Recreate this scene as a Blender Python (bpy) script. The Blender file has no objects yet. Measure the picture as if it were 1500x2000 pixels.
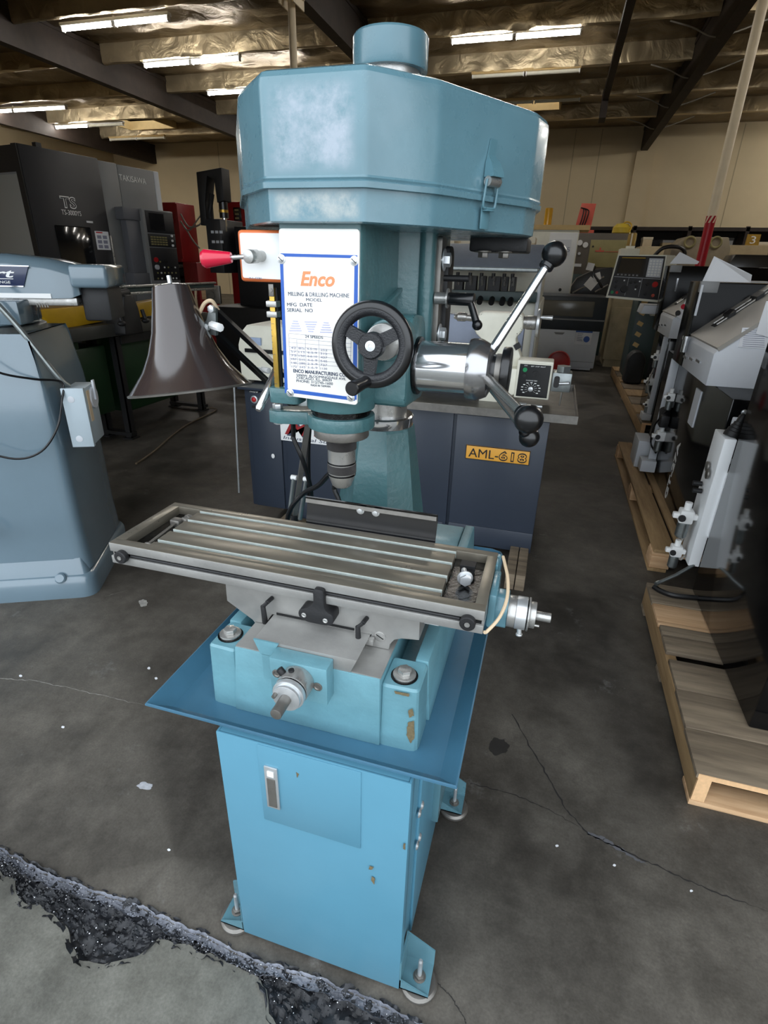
import bpy, bmesh, math, random
from mathutils import Vector, Matrix, noise as mnoise
sc = bpy.context.scene
COL = sc.collection
R = math.radians
rnd = random.Random(7)

# ---------------------------------------------------------------- camera
# camera solved from the photo: f = 1060 px on a 1500 x 2000 frame
F_PX, YAW, PITCH, ROLL = 1060.0, -0.279, 0.4282, 0.0256
CAM = Vector((0.7705, -0.7477, 1.450))
fw = Vector((math.sin(YAW)*math.cos(PITCH), math.cos(YAW)*math.cos(PITCH), -math.sin(PITCH)))
r0 = Vector((math.cos(YAW), -math.sin(YAW), 0)); u0 = r0.cross(fw)
cr, sr = math.cos(ROLL), math.sin(ROLL)
rt, up = cr*r0 + sr*u0, -sr*r0 + cr*u0
cd = bpy.data.cameras.new('camera'); cam = bpy.data.objects.new('camera', cd); COL.objects.link(cam)
cd.sensor_fit = 'VERTICAL'; cd.sensor_height = 36.0; cd.lens = 36.0*F_PX/2000.0
cd.clip_start = 0.02; cd.clip_end = 200
mw = Matrix((rt, up, -fw)).transposed().to_4x4(); mw.translation = CAM
cam.matrix_world = mw
sc.camera = cam

# ---------------------------------------------------------------- world, exposure
# open shade in a roll-up doorway: plain bright sky outside, fluorescent tubes inside
w = bpy.data.worlds.new('sky'); sc.world = w; w.use_nodes = True
bg = w.node_tree.nodes['Background']; bg.inputs[0].default_value = (0.86, 0.93, 1.0, 1); bg.inputs[1].default_value = 3.0
vs = sc.view_settings
vs.view_transform = 'Standard'; vs.look = 'None'; vs.gamma = 1.0; vs.use_curve_mapping = False; vs.exposure = 0.0
sc.cycles.use_denoising = True
sc.cycles.max_bounces = 6; sc.cycles.diffuse_bounces = 4; sc.cycles.glossy_bounces = 4; sc.cycles.transparent_max_bounces = 8
sc.cycles.sample_clamp_indirect = 6.0
TUBE_POWER = 60.0

# ---------------------------------------------------------------- materials
def lin(c):
    return tuple(((v/255)/12.92 if v/255 <= 0.04045 else (((v/255)+0.055)/1.055)**2.4) for v in c)
MATS = {}
def mat(name, rgb, rough=0.5, metal=0.0, var=0.0, vs_=6.0, bump=0.0, bs=60.0, spec=0.5, coat=0.0, emit=0.0, chips=None, stretch=None, rvar=0.0, alpha=1.0, trans=0.0):
    if name in MATS: return MATS[name]
    m = bpy.data.materials.new(name); m.use_nodes = True; nt = m.node_tree; N = nt.nodes; L = nt.links
    b = N['Principled BSDF']; c = lin(rgb) + (1,)
    b.inputs['Base Color'].default_value = c; b.inputs['Roughness'].default_value = rough; b.inputs['Metallic'].default_value = metal
    b.inputs['Specular IOR Level'].default_value = spec
    b.inputs['Coat Weight'].default_value = coat; b.inputs['Coat Roughness'].default_value = 0.12
    b.inputs['Transmission Weight'].default_value = trans; b.inputs['Alpha'].default_value = alpha
    if emit:
        b.inputs['Emission Color'].default_value = c; b.inputs['Emission Strength'].default_value = emit
    if var or bump or chips or rvar:
        tc = N.new('ShaderNodeTexCoord'); mp = N.new('ShaderNodeMapping'); L.new(tc.outputs['Object'], mp.inputs[0])
        if stretch: mp.inputs['Scale'].default_value = stretch
        def nz(scale, detail=5, rgh=0.6):
            n = N.new('ShaderNodeTexNoise'); n.inputs['Scale'].default_value = scale; n.inputs['Detail'].default_value = detail
            n.inputs['Roughness'].default_value = rgh; L.new(mp.outputs[0], n.inputs['Vector']); return n
        col = None
        if var:
            n = nz(vs_); cr_ = N.new('ShaderNodeValToRGB'); L.new(n.outputs['Fac'], cr_.inputs[0])
            e = cr_.color_ramp.elements; e[0].position = 0.3; e[1].position = 0.7
            e[0].color = tuple(v*(1-var) for v in c[:3]) + (1,); e[1].color = tuple(min(1, v*(1+var)) for v in c[:3]) + (1,)
            L.new(cr_.outputs[0], b.inputs['Base Color']); col = cr_.outputs[0]
        if chips:
            crgb, cscale, thr = chips
            n = nz(cscale, 6, 0.65); cr2 = N.new('ShaderNodeValToRGB'); L.new(n.outputs['Fac'], cr2.inputs[0])
            cr2.color_ramp.elements[0].position = thr; cr2.color_ramp.elements[1].position = thr+0.02
            mx = N.new('ShaderNodeMixRGB'); L.new(cr2.outputs[0], mx.inputs[0])
            if col: L.new(col, mx.inputs[1])
            else: mx.inputs[1].default_value = c
            mx.inputs[2].default_value = lin(crgb) + (1,); L.new(mx.outputs[0], b.inputs['Base Color'])
        if rvar:
            n = nz(vs_*2.3); mr = N.new('ShaderNodeMapRange'); L.new(n.outputs['Fac'], mr.inputs[0])
            mr.inputs['From Min'].default_value = 0.3; mr.inputs['From Max'].default_value = 0.7
            mr.inputs['To Min'].default_value = max(0.03, rough-rvar); mr.inputs['To Max'].default_value = min(1, rough+rvar)
            L.new(mr.outputs[0], b.inputs['Roughness'])
        if bump:
            n = nz(bs, 4); bp = N.new('ShaderNodeBump'); bp.inputs['Strength'].default_value = bump; bp.inputs['Distance'].default_value = 0.01
            L.new(n.outputs['Fac'], bp.inputs['Height']); L.new(bp.outputs[0], b.inputs['Normal'])
    MATS[name] = m; return m

def concrete(name, base, dark, light, scale=1.0):
    m = bpy.data.materials.new(name); m.use_nodes = True; nt = m.node_tree; N = nt.nodes; L = nt.links
    b = N['Principled BSDF']
    tc = N.new('ShaderNodeTexCoord')
    def nz(s, d, r=0.6):
        n = N.new('ShaderNodeTexNoise'); n.inputs['Scale'].default_value = s*scale; n.inputs['Detail'].default_value = d; n.inputs['Roughness'].default_value = r
        L.new(tc.outputs['Object'], n.inputs['Vector']); return n
    def ramp(n, p0, c0, p1, c1):
        r = N.new('ShaderNodeValToRGB'); L.new(n.outputs['Fac'], r.inputs[0]); e = r.color_ramp.elements
        e[0].position, e[1].position = p0, p1; e[0].color = c0; e[1].color = c1; return r
    big = ramp(nz(1.1, 8, 0.68), 0.36, lin(dark)+(1,), 0.60, lin(base)+(1,))
    med = ramp(nz(7, 9, 0.75), 0.38, (0.66, 0.65, 0.64, 1), 0.66, (1.18, 1.18, 1.19, 1))
    fin = ramp(nz(160, 3), 0.3, (0.82, 0.82, 0.82, 1), 0.7, (1.12, 1.12, 1.12, 1))
    m1 = N.new('ShaderNodeMixRGB'); m1.blend_type = 'MULTIPLY'; m1.inputs[0].default_value = 1; L.new(big.outputs[0], m1.inputs[1]); L.new(med.outputs[0], m1.inputs[2])
    m2 = N.new('ShaderNodeMixRGB'); m2.blend_type = 'MULTIPLY'; m2.inputs[0].default_value = 1; L.new(m1.outputs[0], m2.inputs[1]); L.new(fin.outputs[0], m2.inputs[2])
    pale = ramp(nz(3.1, 10, 0.78), 0.60, (0, 0, 0, 1), 0.72, (0.5, 0.5, 0.5, 1))
    m3 = N.new('ShaderNodeMixRGB'); L.new(pale.outputs[0], m3.inputs[0]); L.new(m2.outputs[0], m3.inputs[1]); m3.inputs[2].default_value = lin(light)+(1,)
    L.new(m3.outputs[0], b.inputs['Base Color'])
    rg = ramp(nz(2.2, 6), 0.3, (0.38, 0.38, 0.38, 1), 0.7, (0.68, 0.68, 0.68, 1)); L.new(rg.outputs[0], b.inputs['Roughness'])
    bp = N.new('ShaderNodeBump'); bp.inputs['Strength'].default_value = 0.25; bp.inputs['Distance'].default_value = 0.004
    L.new(nz(45, 6).outputs['Fac'], bp.inputs['Height']); L.new(bp.outputs[0], b.inputs['Normal'])
    MATS[name] = m; return m

def wood(name, c0, c1, axis=1, rough=0.75):
    m = bpy.data.materials.new(name); m.use_nodes = True; nt = m.node_tree; N = nt.nodes; L = nt.links
    b = N['Principled BSDF']; b.inputs['Roughness'].default_value = rough
    tc = N.new('ShaderNodeTexCoord'); mp = N.new('ShaderNodeMapping'); L.new(tc.outputs['Object'], mp.inputs[0])
    s = [14.0, 14.0, 14.0]; s[axis] = 1.2; mp.inputs['Scale'].default_value = s
    oi = N.new('ShaderNodeObjectInfo'); ad = N.new('ShaderNodeVectorMath'); ad.operation = 'ADD'; L.new(mp.outputs[0], ad.inputs[0])
    ml = N.new('ShaderNodeMath'); ml.operation = 'MULTIPLY'; ml.inputs[1].default_value = 37.0; L.new(oi.outputs['Random'], ml.inputs[0]); L.new(ml.outputs[0], ad.inputs[1])
    n = N.new('ShaderNodeTexNoise'); n.inputs['Scale'].default_value = 2.0; n.inputs['Detail'].default_value = 8; n.inputs['Roughness'].default_value = 0.65; L.new(ad.outputs[0], n.inputs['Vector'])
    r = N.new('ShaderNodeValToRGB'); e = r.color_ramp.elements; e[0].position = 0.3; e[1].position = 0.72; e[0].color = lin(c0)+(1,); e[1].color = lin(c1)+(1,)
    L.new(n.outputs['Fac'], r.inputs[0]); L.new(r.outputs[0], b.inputs['Base Color'])
    bp = N.new('ShaderNodeBump'); bp.inputs['Strength'].default_value = 0.3; bp.inputs['Distance'].default_value = 0.004; L.new(n.outputs['Fac'], bp.inputs['Height']); L.new(bp.outputs[0], b.inputs['Normal'])
    MATS[name] = m; return m

# paints and metals
TEAL = mat('teal_paint', (86, 126, 138), 0.32, var=0.10, vs_=5, bump=0.03, bs=90, coat=0.35, rvar=0.1)
TEALW = mat('teal_paint_worn', (92, 128, 140), 0.30, var=0.10, vs_=7, bump=0.03, bs=40, coat=0.35, chips=((146, 164, 176), 34, 0.755), rvar=0.12)
CAST = mat('teal_cast_paint', (68, 106, 110), 0.36, var=0.12, vs_=8, bump=0.18, bs=70, coat=0.3)
STAND = mat('sky_blue_paint', (86, 140, 163), 0.36, var=0.05, vs_=3, bump=0.02, coat=0.2, chips=((150, 195, 220), 26, 0.74))
BASEB = mat('base_blue_paint', (100, 146, 158), 0.38, var=0.14, vs_=10, bump=0.12, bs=60, coat=0.15, chips=((112, 104, 84), 22, 0.73))
TRAYB = mat('tray_blue_paint', (60, 103, 127), 0.38, var=0.14, vs_=5, bump=0.03, bs=60, coat=0.2, chips=((40, 70, 90), 30, 0.72))
CHROME = mat('chrome', (212, 214, 217), 0.13, 0.92)
STEEL = mat('machined_steel', (176, 175, 172), 0.32, 0.75, var=0.14, vs_=22, bump=0.05, bs=120, rvar=0.1)
STEEL_LIT = mat('daylit_slot_steel', (206, 216, 212), 0.3, 0.45, var=0.12, vs_=60)  # paler steel: daylight on the slot walls is put into the colour
STEELD = mat('dull_steel', (126, 123, 118), 0.42, 0.7, var=0.2, vs_=18, bump=0.06, bs=80)
TABLE = mat('table_top_steel', (132, 126, 114), 0.33, 0.6, var=0.10, vs_=9, rvar=0.06)
IRON = mat('ground_cast_iron', (152, 151, 148), 0.36, 0.42, var=0.14, vs_=12, bump=0.06, bs=150)
ZINC = mat('zinc_plate', (206, 209, 211), 0.3, 0.7, var=0.1, vs_=30)
GALV = mat('galvanised_bracket', (150, 156, 156), 0.4, 0.9, var=0.2, vs_=20)
BLACK = mat('black_plastic', (16, 16, 18), 0.28, coat=0.2)
BLACKM = mat('black_matt', (22, 22, 24), 0.55, var=0.2, vs_=20, bump=0.1, bs=160)
BAKE = mat('black_crinkle', (26, 27, 31), 0.38, bump=0.25, bs=420)
OIL = mat('oily_black', (10, 11, 13), 0.2, 0.2, var=0.4, vs_=20, bump=0.2, bs=60)
RUBBER = mat('rubber', (14, 14, 15), 0.6)
WHITE = mat('white_enamel', (240, 241, 240), 0.4, var=0.03)
PLATE = mat('name_plate_white', (244, 242, 236), 0.3, 0.0, var=0.04, vs_=10, coat=0.3)
CREAM = mat('cream_enamel', (232, 230, 214), 0.4, var=0.06, vs_=8, coat=0.1)
BLUEL = mat('print_blue', (32, 84, 170), 0.4)
INK = mat('print_ink', (70, 78, 98), 0.6)
INKG = mat('print_grey', (138, 140, 160), 0.6)
ORANGE = mat('print_orange', (238, 138, 92), 0.5)
ORRIM = mat('orange_rim_paint', (208, 108, 58), 0.4)
RED = mat('red_paint', (150, 26, 30), 0.4, var=0.12, vs_=6)
REDK = mat('red_knob', (196, 26, 58), 0.25, coat=0.3)
BRASS = mat('brass_scale', (196, 160, 76), 0.32, 0.85, var=0.15, vs_=40)
BROWN = mat('brown_enamel', (54, 45, 43), 0.14, var=0.06, vs_=10, coat=0.7)
NAVY = mat('slate_blue_paint', (47, 55, 68), 0.42, var=0.08, vs_=4, chips=((120, 124, 134), 40, 0.74), coat=0.1)
BP = mat('grey_blue_machine_paint', (104, 124, 136), 0.18, var=0.05, vs_=4, coat=0.8, bump=0.02)
CHAR = mat('charcoal_panel', (36, 37, 41), 0.42, var=0.08, vs_=4)
GREYP = mat('grey_panel', (130, 131, 132), 0.45, var=0.05, vs_=4)
LGREY = mat('light_grey_panel', (204, 208, 214), 0.4, var=0.05, vs_=4)
BLKG = mat('gloss_black_panel', (10, 11, 13), 0.10, spec=0.4, var=0.1)
HOODB = mat('satin_black_panel', (7, 7, 9), 0.16, spec=0.12)
SLATEG = mat('slate_door', (52, 58, 64), 0.35, var=0.08)
GREEN = mat('dark_green_paint', (20, 54, 26), 0.45, var=0.15, vs_=5)
DGREEN = mat('blue_green_paint', (46, 66, 66), 0.45, var=0.12, vs_=5)
YELL = mat('yellow_paint', (196, 154, 24), 0.42, var=0.12, vs_=6)
OLIVE = mat('khaki_panel', (150, 142, 96), 0.5, var=0.1)
PINKR = mat('faded_red_paint', (206, 92, 74), 0.5, var=0.12)
PAPER = mat('white_paper', (232, 234, 238), 0.8, var=0.02)
GLASS = mat('dark_window', (20, 22, 25), 0.06, coat=0.5)
SCREEN = mat('crt_screen', (34, 34, 36), 0.12, coat=0.4)
AMBER = mat('amber_glass', (206, 156, 46), 0.12, coat=0.3)
CABLE = mat('black_cable', (14, 14, 16), 0.35)
GCABLE = mat('grey_cable', (150, 146, 138), 0.55)
TAN = mat('tan_strap', (214, 190, 158), 0.6)
LEDG = mat('green_button', (20, 140, 84), 0.3)
REDB = mat('red_button', (190, 30, 36), 0.3)
WALLC = mat('cream_wall_paint', (214, 197, 162), 0.8, var=0.05, vs_=0.6)
BEAM = mat('dark_timber', (46, 36, 30), 0.7, var=0.3, vs_=5)
POLE = mat('cream_pole_paint', (234, 220, 192), 0.5, var=0.06)
POLER = mat('red_pole_paint', (168, 20, 40), 0.35)
CURB = mat('pale_timber', (214, 184, 128), 0.7, var=0.08)
TUBE = mat('lamp_tube', (255, 250, 242), 0.4, emit=TUBE_POWER)
FLOORM = concrete('shop_floor_concrete', (99, 94, 86), (52, 49, 45), (150, 149, 147))
APRONM = concrete('apron_concrete', (112, 111, 103), (70, 70, 66), (142, 142, 136))
RUBBLE = concrete('broken_asphalt', (46, 48, 53), (18, 19, 22), (90, 93, 100), 3.5)
MORTAR = concrete('pale_mortar', (140, 144, 154), (92, 95, 104), (220, 224, 232), 3)
W_OLD = wood('old_pallet_wood', (92, 80, 66), (150, 134, 112), 0)
W_NEW = wood('fresh_pallet_wood', (178, 138, 98), (222, 186, 146), 0)
W_STR = wood('stringer_wood', (128, 100, 66), (176, 146, 104), 1)
W_END = mat('wood_end_grain', (226, 184, 138), 0.8, var=0.1, vs_=60)

def add_wear(m, rgb, box, soft=0.012):
    """rubbed paint inside a soft-edged box (object space), broken up by noise"""
    nt = m.node_tree; N = nt.nodes; L = nt.links; b = N['Principled BSDF']; src = b.inputs['Base Color'].links[0].from_socket
    tc = N.new('ShaderNodeTexCoord'); sp = N.new('ShaderNodeSeparateXYZ'); L.new(tc.outputs['Object'], sp.inputs[0]); cur = None
    def mul(a, c):
        q = N.new('ShaderNodeMath'); q.operation = 'MULTIPLY'; L.new(a, q.inputs[0]); L.new(c, q.inputs[1]); return q.outputs[0]
    for k, (lo, hi) in enumerate(box):
        for e0, e1 in ((lo-soft, lo+soft), (hi+soft, hi-soft)):
            r = N.new('ShaderNodeMapRange'); r.interpolation_type = 'SMOOTHSTEP'; r.inputs['From Min'].default_value = min(e0, e1); r.inputs['From Max'].default_value = max(e0, e1)
            r.inputs['To Min'].default_value = 0 if e0 < e1 else 1; r.inputs['To Max'].default_value = 1 if e0 < e1 else 0
            L.new(sp.outputs[k], r.inputs[0]); cur = r.outputs[0] if cur is None else mul(cur, r.outputs[0])
    n = N.new('ShaderNodeTexNoise'); n.inputs['Scale'].default_value = 22; n.inputs['Detail'].default_value = 7; n.inputs['Roughness'].default_value = 0.7; L.new(tc.outputs['Object'], n.inputs['Vector'])
    r = N.new('ShaderNodeMapRange'); r.inputs['From Min'].default_value = 0.36; r.inputs['From Max'].default_value = 0.62; L.new(n.outputs['Fac'], r.inputs[0]); cur = mul(cur, r.outputs[0])
    mx = N.new('ShaderNodeMixRGB'); L.new(cur, mx.inputs[0]); L.new(src, mx.inputs[1]); mx.inputs[2].default_value = lin(rgb)+(1,); L.new(mx.outputs[0], b.inputs['Base Color'])
def foil(name, c):
    m = mat(name, c, 0.42, 0.75, var=0.15, vs_=1.5, bump=0.0)
    nt = m.node_tree; N = nt.nodes; L = nt.links; b = N['Principled BSDF']
    tc = N.new('ShaderNodeTexCoord'); v = N.new('ShaderNodeTexNoise'); v.inputs['Scale'].default_value = 2.2; v.inputs['Detail'].default_value = 5; v.inputs['Distortion'].default_value = 1.2
    L.new(tc.outputs['Object'], v.inputs['Vector'])
    bp = N.new('ShaderNodeBump'); bp.inputs['Strength'].default_value = 0.45; bp.inputs['Distance'].default_value = 0.10
    L.new(v.outputs['Fac'], bp.inputs['Height']); L.new(bp.outputs[0], b.inputs['Normal']); return m
FOIL = foil('foil_insulation', (128, 112, 86))
FOILB = foil('foil_wrap', (204, 188, 156))

# ---------------------------------------------------------------- mesh builders
ORG = {}
class B:
    """collects shapes in world space (after transform M) and links them as ONE mesh object"""
    def __init__(s, M=None): s.bm = bmesh.new(); s.M = M or Matrix()
    def _merge(s, t, M=None):
        me = bpy.data.meshes.new('t'); t.to_mesh(me); t.free()
        me.transform(s.M @ M if M else s.M); s.bm.from_mesh(me); bpy.data.meshes.remove(me); return s
    def box(s, a, b, bev=0.0, rz=0.0, seg=2, rot=None):
        """box between corners a and b; rz turns it about its own centre"""
        a, b = Vector(a), Vector(b); t = bmesh.new(); bmesh.ops.create_cube(t, size=1.0)
        d = b-a; bmesh.ops.scale(t, vec=(abs(d.x), abs(d.y), abs(d.z)), verts=t.verts)
        if bev: bmesh.ops.bevel(t, geom=t.edges[:], offset=bev, segments=seg, affect='EDGES', profile=0.5)
        M = Matrix.Translation((a+b)/2) @ (rot.to_4x4() if rot else Matrix.Rotation(rz, 4, 'Z'))
        return s._merge(t, M)
    def cyl(s, p0, p1, r, r2=None, seg=24, bev=0.0):
        p0, p1 = Vector(p0), Vector(p1); d = p1-p0; t = bmesh.new()
        bmesh.ops.create_cone(t, cap_ends=True, segments=seg, radius1=r, radius2=r if r2 is None else r2, depth=d.length)
        if bev:
            ee = [e for e in t.edges if abs(e.verts[0].co.z-e.verts[1].co.z) < 1e-6]
            bmesh.ops.bevel(t, geom=ee, offset=bev, segments=2, affect='EDGES', profile=0.5)
        return s._merge(t, Matrix.Translation((p0+p1)/2) @ d.to_track_quat('Z', 'Y').to_matrix().to_4x4())
    def sph(s, c, r, sx=1, sy=1, sz=1, seg=20):
        t = bmesh.new(); bmesh.ops.create_uvsphere(t, u_segments=seg, v_segments=max(8, seg//2), radius=r)
        return s._merge(t, Matrix.Translation(c) @ Matrix.Diagonal((sx, sy, sz, 1)))
    def lathe(s, prof, o, ax=(0, 0, 1), seg=32):
        """prof = [(radius, height)] turned about the axis ax through o"""
        t = bmesh.new(); rings = []
        for r, h in prof:
            if r < 1e-5: rings.append([t.verts.new((0, 0, h))]); continue
            rings.append([t.verts.new((r*math.cos(2*math.pi*k/seg), r*math.sin(2*math.pi*k/seg), h)) for k in range(seg)])
        for A, Bq in zip(rings, rings[1:]):
            for k in range(seg):
                k2 = (k+1) % seg
                if len(A) == 1 and len(Bq) == 1: break
                if len(A) == 1: t.faces.new((A[0], Bq[k], Bq[k2]))
                elif len(Bq) == 1: t.faces.new((A[k], A[k2], Bq[0]))
                else: t.faces.new((A[k], A[k2], Bq[k2], Bq[k]))
        if len(rings[0]) > 1: t.faces.new(rings[0][::-1])
        if len(rings[-1]) > 1: t.faces.new(rings[-1])
        bmesh.ops.recalc_face_normals(t, faces=t.faces)
        return s._merge(t, Matrix.Translation(o) @ Vector(ax).to_track_quat('Z', 'Y').to_matrix().to_4x4())
    def prism(s, pts, plane, a, b, bev=0.0, seg=2):
        """outline pts in a plane ('xy','xz','yz') pushed along the third axis from a to b"""
        t = bmesh.new()
        def P(p, h): return {'xy': (p[0], p[1], h), 'xz': (p[0], h, p[1]), 'yz': (h, p[0], p[1])}[plane]
        A = [t.verts.new(P(p, a)) for p in pts]; Q = [t.verts.new(P(p, b)) for p in pts]
        t.faces.new(A); t.faces.new(Q[::-1])
        n = len(pts)
        for k in range(n): t.faces.new((A[k], Q[k], Q[(k+1) % n], A[(k+1) % n]))
        bmesh.ops.recalc_face_normals(t, faces=t.faces)
        if bev: bmesh.ops.bevel(t, geom=t.edges[:], offset=bev, segments=seg, affect='EDGES', profile=0.5)
        return s._merge(t)
    def loft(s, rings, cap=True):
        """closed rings of equal point count, skinned in order"""
        t = bmesh.new(); V = [[t.verts.new(p) for p in r] for r in rings]; n = len(V[0])
        for A, Q in zip(V, V[1:]):
            for k in range(n): t.faces.new((A[k], A[(k+1) % n], Q[(k+1) % n], Q[k]))
        if cap: t.faces.new(V[0][::-1]); t.faces.new(V[-1])
        bmesh.ops.recalc_face_normals(t, faces=t.faces)
        return s._merge(t)
    def tube(s, path, r, seg=8, smooth=True):
        P = [Vector(p) for p in path]
        if smooth and len(P) > 2:
            Q = []
            for i in range(len(P)-1):
                p0, p1, p2, p3 = P[max(0, i-1)], P[i], P[i+1], P[min(len(P)-1, i+2)]
                for k in range(6):
                    t = k/6; Q.append(0.5*((2*p1)+(-p0+p2)*t+(2*p0-5*p1+4*p2-p3)*t*t+(-p0+3*p1-3*p2+p3)*t**3))
            Q.append(P[-1]); P = Q
        rings = []; up_ = Vector((0.13, 0.27, 0.95)).normalized()
        for i, p in enumerate(P):
            d = (P[min(i+1, len(P)-1)]-P[max(i-1, 0)]).normalized(); a = d.cross(up_)
            if a.length < 1e-3: a = d.cross(Vector((1, 0, 0)))
            a.normalize(); b = d.cross(a); up_ = -b if False else up_
            rings.append([p + r*(a*math.cos(2*math.pi*k/seg) + b*math.sin(2*math.pi*k/seg)) for k in range(seg)])
        return s.loft(rings)
    def torus(s, c, ax, Rr, r, seg=40, rs=12, sx=1.0):
        t = bmesh.new(); V = []
        for i in range(seg):
            a = 2*math.pi*i/seg
            V.append([t.verts.new(((Rr+r*sx*math.cos(2*math.pi*j/rs))*math.cos(a), (Rr+r*sx*math.cos(2*math.pi*j/rs))*math.sin(a), r*math.sin(2*math.pi*j/rs))) for j in range(rs)])
        for i in range(seg):
            for j in range(rs): t.faces.new((V[i][j], V[(i+1) % seg][j], V[(i+1) % seg][(j+1) % rs], V[i][(j+1) % rs]))
        bmesh.ops.recalc_face_normals(t, faces=t.faces)
        return s._merge(t, Matrix.Translation(c) @ Vector(ax).to_track_quat('Z', 'Y').to_matrix().to_4x4())
    def quad(s, *pts):
        t = bmesh.new(); t.faces.new([t.verts.new(p) for p in pts]); return s._merge(t)
    def hexhead(s, c, ax, r, h, wr=0.0, wh=0.003):
        """hexagon head with an optional washer under it"""
        c, ax = Vector(c), Vector(ax).normalized()
        if wr: s.cyl(c, c+ax*wh, wr, seg=24, bev=0.0006); c = c+ax*wh
        return s.cyl(c, c+ax*h, r, seg=6, bev=min(r, h)*0.12)
    def build(s, name, m, parent=None, smooth=True, ang=32):
        me = bpy.data.meshes.new(name); s.bm.to_mesh(me); s.bm.free()
        return link(name, me, m, parent, smooth, ang)
def link(name, me, m, parent=None, smooth=True, ang=32, origin=None):
    o = bpy.data.objects.new(name, me); COL.objects.link(o)
    if parent: og = ORG[parent.name]
    elif origin: og = Vector(origin)
    else:
        xs = [v.co for v in me.vertices]
        og = Vector((sum(v.x for v in xs)/len(xs), sum(v.y for v in xs)/len(xs), min(v.z for v in xs)))
    me.transform(Matrix.Translation(-og)); ORG[o.name] = og
    if parent: o.parent = parent
    else: o.location = og
    if m: me.materials.append(m)
    if smooth:
        me.polygons.foreach_set('use_smooth', [True]*len(me.polygons)); me.set_sharp_from_angle(angle=R(ang))
    me.update(); return o
def thing(name, label, cat, loc, group=None):
    o = bpy.data.objects.new(name, None); COL.objects.link(o); o.location = loc; o.empty_display_size = 0.05
    ORG[o.name] = Vector(loc); return tag(o, label, cat, group)
def tag(o, label=None, cat=None, group=None, kind=None):
    for k, v in (('label', label), ('category', cat), ('group', group), ('kind', kind)):
        if v: o[k] = v
    return o
def copy_tree(o, loc=None, parent=None, label=None):
    c = o.copy(); COL.objects.link(c)
    if parent: c.parent = parent
    if loc is not None: c.location = loc
    if label: c['label'] = label
    for ch in list(o.children): copy_tree(ch, None, c)
    return c
def text(s, size, loc, right, upv, m, parent, name='lettering', align='LEFT', ext=0.0004, shear=0.0, sx=1.0, space=1.0, bold=0.0):
    cu = bpy.data.curves.new('txt', 'FONT'); cu.body = s; cu.size = size; cu.align_x = align; cu.extrude = ext; cu.shear = shear
    cu.space_character = space; cu.resolution_u = 3; cu.offset = bold
    ob = bpy.data.objects.new('txt', cu); COL.objects.link(ob)
    dg = bpy.context.evaluated_depsgraph_get(); me = bpy.data.meshes.new_from_object(ob.evaluated_get(dg))
    bpy.data.objects.remove(ob); bpy.data.curves.remove(cu)
    r_, u_ = Vector(right).normalized(), Vector(upv).normalized(); n_ = r_.cross(u_)
    M = Matrix((r_*sx, u_, n_)).transposed().to_4x4(); M.translation = Vector(loc)
    me.transform(M); me.materials.clear()
    return link(name, me, m, parent, smooth=False)
def hash2(i, j=0): return (math.sin(i*127.1+j*311.7)*43758.5453) % 1.0
# ---------------------------------------------------------------- pixel helper: a pixel is a direction, the plane gives the distance
def px(x, y, z=None, Y=None, X=None):
    d = fw + rt*((x-750)/F_PX) - up*((y-1000)/F_PX)
    t = (z-CAM.z)/d.z if z is not None else ((Y-CAM.y)/d.y if Y is not None else (X-CAM.x)/d.x)
    return CAM + d*t
def interp(P, x):
    if x <= P[0][0]: return P[0][1]
    for (x0, y0), (x1, y1) in zip(P, P[1:]):
        if x <= x1: return y0 + (y1-y0)*(x-x0)/(x1-x0)
    return P[-1][1]
def struct(o): return tag(o, kind='structure')

# ---------------------------------------------------------------- floor slabs and the broken joint on the threshold
XL, XR, YB, ZD = -19.4, 14.0, 23.6, 6.05
def seampts(L): return sorted([(p.x, p.y) for p in (px(a/1.875, 1400+b/1.875, z=0) for a, b in L)])
UP_ = seampts([(0, 490), (180, 590), (330, 640), (480, 690), (640, 760), (800, 840), (960, 910), (1200, 980), (1400, 1060), (1500, 1125)])
LO_ = [(p.x, p.y) for p in (px(a/1.875, 1400+b/1.875, z=0) for a, b in [(0, 560), (55, 600), (62, 655), (240, 745), (262, 830), (300, 885), (370, 912), (480, 890), (545, 850), (575, 812), (640, 830), (760, 862), (900, 905), (950, 950), (978, 1010), (985, 1080), (1010, 1140)])]
LO_ = sorted(LO_); LO_.append((LO_[-1][0]+0.10, -0.34)); LO_.append((LO_[-1][0]+0.2, -0.30)); LO_.append((LO_[-1][0]+0.1, -0.22))
yu0, yl0 = UP_[0][1], LO_[0][1]
def yU(x): return interp(UP_, x) + 0.006*mnoise.noise((x*30, 0.3, 0)) + 0.002*mnoise.noise((x*110, 5, 0))
def yL(x): return min(yU(x)-0.02, interp(LO_, x) + 0.010*mnoise.noise((x*28, 7.3, 0)) + 0.004*mnoise.noise((x*90, 2, 0)))
XS = [XL] + [-0.9+0.012*k for k in range(200)] + [XR]
def slab(name, m, f0, f1, z0=-0.12):
    bm = bmesh.new(); T = []
    for x in XS:
        a, b = f0(x), f1(x)
        T.append([bm.verts.new(p) for p in ((x, a, z0), (x, a, 0), (x, b, 0), (x, b, z0))])
    for A, Q in zip(T, T[1:]):
        for k in range(3): bm.faces.new((A[k], A[k+1], Q[k+1], Q[k]))
    bm.faces.new(T[0]); bm.faces.new(T[-1][::-1]); bmesh.ops.recalc_face_normals(bm, faces=bm.faces)
    me = bpy.data.meshes.new(name); bm.to_mesh(me); bm.free(); return struct(link(name, me, m, None, smooth=False, origin=(0, 0, 0)))
floor = slab('floor', FLOORM, lambda x: yU(x), lambda x: YB+0.2)
apron = slab('floor_apron', APRONM, lambda x: -14.0, lambda x: yL(x))
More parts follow.
